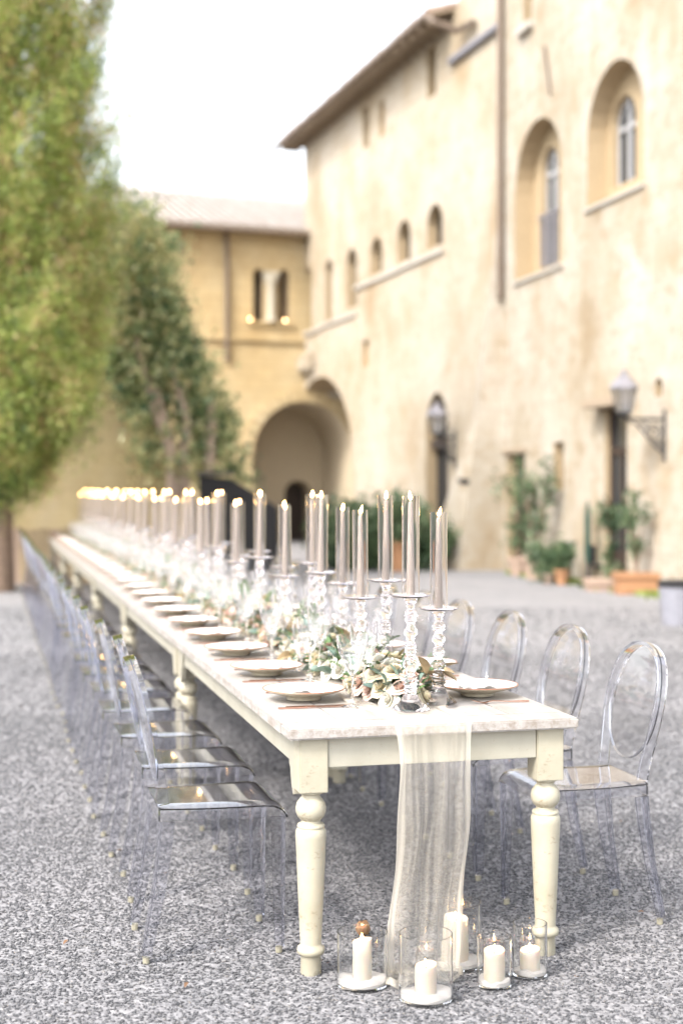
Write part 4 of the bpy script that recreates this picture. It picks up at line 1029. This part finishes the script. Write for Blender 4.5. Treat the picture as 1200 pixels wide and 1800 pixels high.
tube_m = ring_tube(R, R2, hT).mesh('hurricane_tube', M['tube'], smooth=.4)
mb = MB(); mb.lathe([(.0001, 0), (.0142, 0), (.0142, .02), (.0082, .300), (.0062, .307), (.0001, .308)], 20); wax_m = mb.mesh('wax', M['taper'], smooth=.8)
mb = MB(); mb.tube([(0, 0, .308), (.001, 0, .316)], .0012, 6); wick_m = mb.mesh('wick', M['wick'])
def flame_mesh(h, r, lean=.0):
    mb = MB(); mb.lathe([(.0001, 0), (r*.6, h*.1), (r, h*.28), (r*.82, h*.5), (r*.42, h*.75), (.0001, h)], 12)
    mb.v = [(x+lean*z, y, z) for x, y, z in mb.v]; return mb.mesh('flame', M['flame'], smooth=True)
FLM = [flame_mesh(.032, .0062, l) for l in (0, -.25, .12)]
sticks = []
for i in range(26):
    sticks.append((.225+.664*i, .452, 'tall' if i % 2 == 0 else 'short', 'left', i)); sticks.append((.344+.650*i, .586, 'short' if i % 2 == 0 else 'tall', 'right', i))
for u, v, kind, row, i in sticks:
    if i: u += random.uniform(-.02, .02); v += random.uniform(-.012, .012)
    ms, zt = SMs[kind]; q = at(u, v, TH+.009)
    if row == 'left' and i == 0: q.z = TH+.010
    first = 'nearest' if i == 0 else ORD[i]
    t = tag(empty('candlestick', q, random.uniform(0, 6)), f'{first} {kind} crystal candlestick of the {row}-hand row', 'candlestick', f'{kind} crystal candlesticks')
    for nm, m_ in ms: link(nm, m_, t)
    c = tag(empty('taper_candle', q+Vector((0, 0, zt+.0004)), random.uniform(0, 6)), f'lit taupe taper in the {first} {kind} candlestick, {row}-hand row', 'candle', 'lit taupe taper candles')
    if i: c.rotation_euler = (random.uniform(-.015, .015), random.uniform(-.015, .015), random.uniform(0, 6))
    link('wax', wax_m, c); link('wick', wick_m, c); link('flame', random.choice(FLM), c, (0, 0, .311))
    o = link('hurricane_tube', tube_m, None, q+Vector((0, 0, zt+.0008))); tag(o, f'clear glass chimney around the {first} taper of the {row}-hand row', 'glass chimney', 'glass chimneys round the tapers')
    if i: o.rotation_euler = (random.uniform(-.008, .008), random.uniform(-.008, .008), 0)

# --- flowers
def petal(mb, R, h, a, open_, w, cup=.5):
    """one curled petal rooted at the axis"""
    n1, n2 = 4, 4; vs = []; ca, sa = math.cos(a), math.sin(a)
    for i in range(n1+1):
        t = i/n1; rad = R*(math.sin(t*PI/2))*(1+.15*open_*t); z = h*t*(1.05-.35*open_*t)
        for j in range(n2+1):
            s = (j/n2-.5)*w*math.sin(min(1, t*1.25+.12)*PI*.62)*(1.0)
            th = s*2.2; x = rad*math.cos(th*.9)-abs(th)*R*.10; y = R*math.sin(th)*.95*(.25+.75*t); zz = z-.25*h*(th**2)*cup*t+(.04*h if t == 1 else 0)
            vs.append((ca*x-sa*y, sa*x+ca*y, zz))
    m = n2+1; mb.add(vs, [(i*m+j, i*m+j+1, (i+1)*m+j+1, (i+1)*m+j) for i in range(n1) for j in range(n2)])
def rose_mesh(mat, seed, openness=.5):
    r = random.Random(seed); mb = MB()
    mb.lathe([(.0001, .1), (.12, .25), (.13, .6), (.06, .82), (.0001, .85)], 8)
    lay = [(3, .20, .72, .1), (4, .34, .74, .3), (5, .50, .72, .7), (6, .68, .64, 1.2), (6, .88, .50, 1.9), (7, 1.08, .34, 2.6)]
    for q, (cnt, R_, h, op) in enumerate(lay):
        for k in range(cnt): petal(mb, R_*r.uniform(.93, 1.07), h*r.uniform(.92, 1.08), 2*PI*k/cnt+q*.7+r.uniform(-.2, .2), op*openness*2, r.uniform(.95, 1.25))
    return mb.mesh('rose', M[mat], smooth=.9, fix=False)
def ranunculus_mesh(mat, seed):
    r = random.Random(seed); mb = MB()
    for q in range(7):
        R_ = .18+.82*q/6; h = .75-.06*q; cnt = 4+q
        for k in range(cnt): petal(mb, R_, h*r.uniform(.95, 1.05), 2*PI*k/cnt+q*.9, .15+q*.1, .9)
    return mb.mesh('ranunculus', M[mat], smooth=.9, fix=False)
def leaf_mesh(mat, L, W, fold=.25, curl=.3, nm='leaf'):
    vs = []; n1 = 5
    for i in range(n1+1):
        t = i/n1; wd = W*math.sin(PI*min(1, .06+.94*t))**.8*(1 if t < .98 else .1); z = curl*L*(t*t)*-.5
        for s in (-1, 0, 1): vs.append((s*wd/2, t*L, z+(abs(s)*fold*wd)))
    mb = MB(); mb.add(vs, [(i*3+j, i*3+j+1, i*3+j+4, i*3+j+3) for i in range(n1) for j in range(2)]); return mb.mesh(nm, M[mat], smooth=True, fix=False)
BL = [('rose', rose_mesh('ivory', 1, .5), .042), ('rose', rose_mesh('ivory', 2, .4), .036), ('rose', rose_mesh('white_petal', 3, .5), .038), ('rose', rose_mesh('blush', 4, .4), .032), ('rose', rose_mesh('blush', 5, .5), .038), ('rose', rose_mesh('ivory', 9, .55), .040), ('rose', rose_mesh('white_petal', 10, .3), .034),
      ('ranunculus', ranunculus_mesh('white_petal', 6), .031), ('rosebud', rose_mesh('dusty', 7, .15), .024), ('ranunculus', ranunculus_mesh('dusty', 8), .023)]
LV = [('leaf', leaf_mesh('sage', .062, .040, .2), 1), ('leaf', leaf_mesh('sage', .045, .034, .1, .1), 1), ('leaf', leaf_mesh('green', .058, .024), 1), ('leaf', leaf_mesh('green', .035, .015), 1), ('magnolia_leaf', leaf_mesh('magnolia', .095, .036, .35, .6), 1)]
def sprig_mesh():
    mb = MB(); r = random.Random(5)
    mb.tube([(0, 0, 0), (0, .05, .012), (0, .11, .0)], [.0015, .0012, .0006], 5)
    for k in range(9):
        for s in (-1, 1):
            t = .015+k*.0105; c = Vector((0, t, .012*math.sin(t*28))); d = Vector((s*.8, .5, r.uniform(-.2, .4))).normalized()*.02; w_ = Vector((.25, -.5*s, .2)).normalized()*.0045
            mb.add([c, c+d*.5+w_, c+d, c+d*.5-w_], [(0, 1, 2, 3)])
    return mb.mesh('sprig', M['green'], fix=False)
SPR = sprig_mesh()
n = N('foliage_base'); M['mossbase'] = n.set(base=(.05, .07, .03), rough=.9)
def arrangement(seed, nb, nl):
    r = random.Random(seed); t = empty('flower_arrangement')
    ax, ay, az = .125, .32, .118
    cl_ = []
    for k in range(420):
        a, b = r.uniform(0, 2*PI), r.uniform(0, .5*PI); f = r.uniform(.2, .86); cl_.append((ax*f*math.cos(a)*math.cos(b), ay*f*math.sin(a)*math.cos(b), az*f*math.sin(b)+.012))
    link('filler_foliage', leafmesh('filler_foliage', np.array(cl_), .014, M['green'], 1.6), t)
    pl = []
    for k in range(nb):
        for tr_ in range(60):
            y = r.uniform(-.92, .92); a = r.uniform(.02, PI-.02); a = r.choice([a, r.uniform(.05, .6), PI-r.uniform(.05, .6)])
            q = math.sqrt(max(0, 1-y*y)); p = Vector((ax*q*math.cos(a), ay*y, .022+az*q*math.sin(a)))
            nm, me_, s = r.choice(BL)
            if all((p-o_).length > (s+so_)*.80 for o_, so_ in pl): break
        else: continue
        pl.append((p, s)); d = Vector((math.cos(a), y*.5, math.sin(a)+.25)).normalized()
        o = link(nm, me_, t, p-d*s*.4, d.to_track_quat('Z', 'Y').to_euler(), (s, s, s))
    for k in range(nl):
        y = r.uniform(-1, 1); a = r.uniform(.0, PI); q = math.sqrt(max(0, 1-y*y)); p = Vector((ax*.9*q*math.cos(a), ay*.95*y, .02+az*.85*q*math.sin(a)))
        d = Vector((math.cos(a)*1.0, r.uniform(-1, 1)+y*.6, math.sin(a)*.8+r.uniform(-.1, .5))).normalized()
        nm, me_, s = r.choices(LV, [6, 5, 4, 4, .8])[0]; s = r.uniform(.75, 1.2)
        e = d.to_track_quat('Y', 'Z').to_matrix() @ Matrix.Rotation(r.uniform(-.9, .9), 3, 'Y')
        link(nm, me_, t, p, e.to_euler(), (s, s, s))
    for k in range(8):
        y = r.uniform(-1, 1); a = r.uniform(.1, PI-.1); d = Vector((math.cos(a), r.uniform(-.6, .6), math.sin(a)*.8)).normalized()
        p = Vector((ax*.8*math.cos(a), ay*.9*y, .03+az*.8*math.sin(a))); link('sprig', SPR, t, p, d.to_track_quat('Y', 'Z').to_euler())
    return t
protos = [arrangement(11, 36, 84), arrangement(12, 32, 62), arrangement(13, 32, 62)]
NF = 30
for i in range(NF):
    o = protos[i] if i < 3 else copy_tree(protos[i % 3])
    o.location = at(.60+.565*i, .475+random.uniform(-.012, .012), TH+.006); o.rotation_euler = (0, 0, ANG+(PI if (i//3) % 2 else 0))
    first = 'nearest' if i == 0 else ORD[i]
    tag(o, f'{first} mound of cream and blush roses with green leaves along the table centre', 'flowers', 'flower mounds along the table centre')
# brown magnolia leaves on the nearest mound
r = random.Random(3)
for k in range(6):
    d = Vector((r.uniform(-.2, 1), r.uniform(-1, .1), r.uniform(-.25, .75))).normalized(); p = Vector((.075+r.uniform(-.03, .03), -.20+r.uniform(-.06, .05), .09+r.uniform(-.03, .02)))
    link('magnolia_leaf', LV[4][1], protos[0], p, (d.to_track_quat('Y', 'Z').to_matrix() @ Matrix.Rotation(r.uniform(-1, 1), 3, 'Y')).to_euler(), (1, 1, 1))
for k in range(7):
    d = Vector((r.uniform(-.5, .7), r.uniform(-.6, .3), r.uniform(.5, 1))).normalized(); p = Vector((.0+r.uniform(-.03, .03), -.02+r.uniform(-.06, .05), .10+r.uniform(-.01, .03)))
    link('magnolia_leaf', LV[4][1], protos[1], p, (d.to_track_quat('Y', 'Z').to_matrix() @ Matrix.Rotation(r.uniform(-1, 1), 3, 'Y')).to_euler(), (1.1, 1.1, 1.1))

# --- glass vases with pillar candles on the gravel
def vase(px, Z, R_, H_, cr, ch, lab, clab, lean=0, off=(0, 0)):
    x = (px-CX)/F*Z; t = tag(empty('glass_vase', (x, Z, .006)), lab, 'vase', 'glass cylinder vases on the gravel')
    link('cylinder', ring_tube(R_, R_-.003, H_, True, 56).mesh('cylinder', M['vase'], smooth=.4), t)
    n_ = 28; rs = [0, .3, .55, .8, 1]; vs = []; fs = []; rr = random.Random(int(px)); ph = rr.uniform(0, 6)
    hz = .017
    for f in rs:
        for k in range(n_): a = 2*PI*k/n_; vs.append(((R_-.0036)*f*math.cos(a), (R_-.0036)*f*math.sin(a), hz+.005*math.sin(a*2+ph)*f+.003*math.sin(a*5+ph)*f+(.004*(1-f))))
    for i in range(4):
        for k in range(n_): fs.append((i*n_+k, i*n_+(k+1) % n_, (i+1)*n_+(k+1) % n_, (i+1)*n_+k))
    b = len(vs); vs += [((R_-.0036)*math.cos(2*PI*k/n_), (R_-.0036)*math.sin(2*PI*k/n_), .0066) for k in range(n_)]
    fs += [(4*n_+k, 4*n_+(k+1) % n_, b+(k+1) % n_, b+k) for k in range(n_)]+[tuple(b+k for k in range(n_))[::-1]]
    mb = MB(); mb.add(vs, fs); sd = link('sand', mb.mesh('sand', M['sand'], smooth=True), None, (x, Z, .006)); tag(sd, 'white sand bed inside the '+lab.split(' holding')[0], 'sand')
    c = tag(empty('pillar_candle', (x+off[0], Z+off[1], .006+hz-.002), rr.uniform(0, 6)), clab, 'candle', 'lit white pillar candles')
    mb = MB(); prof = [(.0001, 0), (cr, 0), (cr*1.01, ch*.3), (cr*.99, ch*.8), (cr, ch-.004), (cr*.96, ch), (cr*.86, ch-.003), (cr*.7, ch-.010), (.0001, ch-.012)]; mb.lathe(prof, 32)
    mb.v = [(x_*(1+.02*math.sin(3*math.atan2(y_, x_)+z_*60)), y_, z_+(.005*math.sin(math.atan2(y_, x_)+ph)*math.hypot(x_, y_)/cr if z_ > ch*.9 else 0)) for x_, y_, z_ in mb.v]
    link('wax', mb.mesh('wax', M['wax'], smooth=.9), c)
    mb = MB(); mb.tube([(0, 0, ch-.013), (.001, 0, ch-.002)], .0012, 6); link('wick', mb.mesh('wick', M['wick']), c)
    link('flame', flame_mesh(.024, .0052, -.1), c, (0, 0, ch-.005))
vase(636.5, 4.30, .0765, .158, .029, .118, 'wide glass vase holding a leaning white candle, leftmost on the gravel', 'white pillar candle in the leftmost vase')
vase(748, 4.18, .079, .190, .032, .082, 'large front glass vase holding a short candle below the runner', 'short white candle in the frontmost vase')
vase(806.5, 4.47, .069, .198, .0385, .135, 'tall rear glass vase holding the tallest candle behind the runner end', 'tallest white pillar candle in the rear vase', off=(-.01, 0))
vase(868, 4.29, .0515, .148, .032, .090, 'narrow glass vase holding a candle, between front and rightmost vases', 'white candle in the narrow vase')
vase(930.5, 4.385, .0535, .158, .031, .062, 'small glass vase before the right table leg holding a low candle', 'low white candle before the right table leg')
rr = random.Random(9); mb = MB(); mb.lathe([(.0001, 0), (.018, .002), (.026, .016), (.024, .034), (.012, .044), (.0001, .045)], 12)
mb.v = [(x*(1+rr.uniform(-.12, .12)), y*(1+rr.uniform(-.12, .12)), z*(1+rr.uniform(-.1, .1))) for x, y, z in mb.v]
M['dryleaf'] = simple('dry_leaf_brown', (.16, .09, .05), .8, var=.3)
M['lump_brown'] = simple('brown_lump', (.20, .11, .055), .9, var=.4, scale=90)  # colour of the rounded brown lump on the gravel
o = link('brown_lump', mb.mesh('brown_lump', M['lump_brown'], smooth=True), None, (.072, 4.78, .004)); tag(o, 'small round brown lump on the gravel behind the leftmost vase', 'stone')
# a few dry leaves on the gravel
for k, (px, py) in enumerate([(290, 1540), (1090, 1450), (1130, 1610), (945, 1560), (120, 1660), (330, 1735), (1010, 1725), (215, 1500)]):
    x, y = gp(px, py); o = link('dry_leaf', leaf_mesh('dryleaf', .022, .013, .3, .5, 'dry_leaf') if k == 0 else bpy.data.meshes['dry_leaf'], None, (x, y, .014), (random.uniform(-.2, .2), random.uniform(-.2, .2), random.uniform(0, 6)))
    tag(o, 'tiny dry brown leaf on the gravel '+['under the back legs of the left chairs', 'right of the right table leg', 'beside the nearest right chair foot', 'just behind the right table leg foot', 'at the left edge below the chairs', 'left of the nearest left table leg foot', 'right of the rightmost vase', 'left of the nearest left chair feet'][k], 'leaf', 'dry leaves on the gravel')
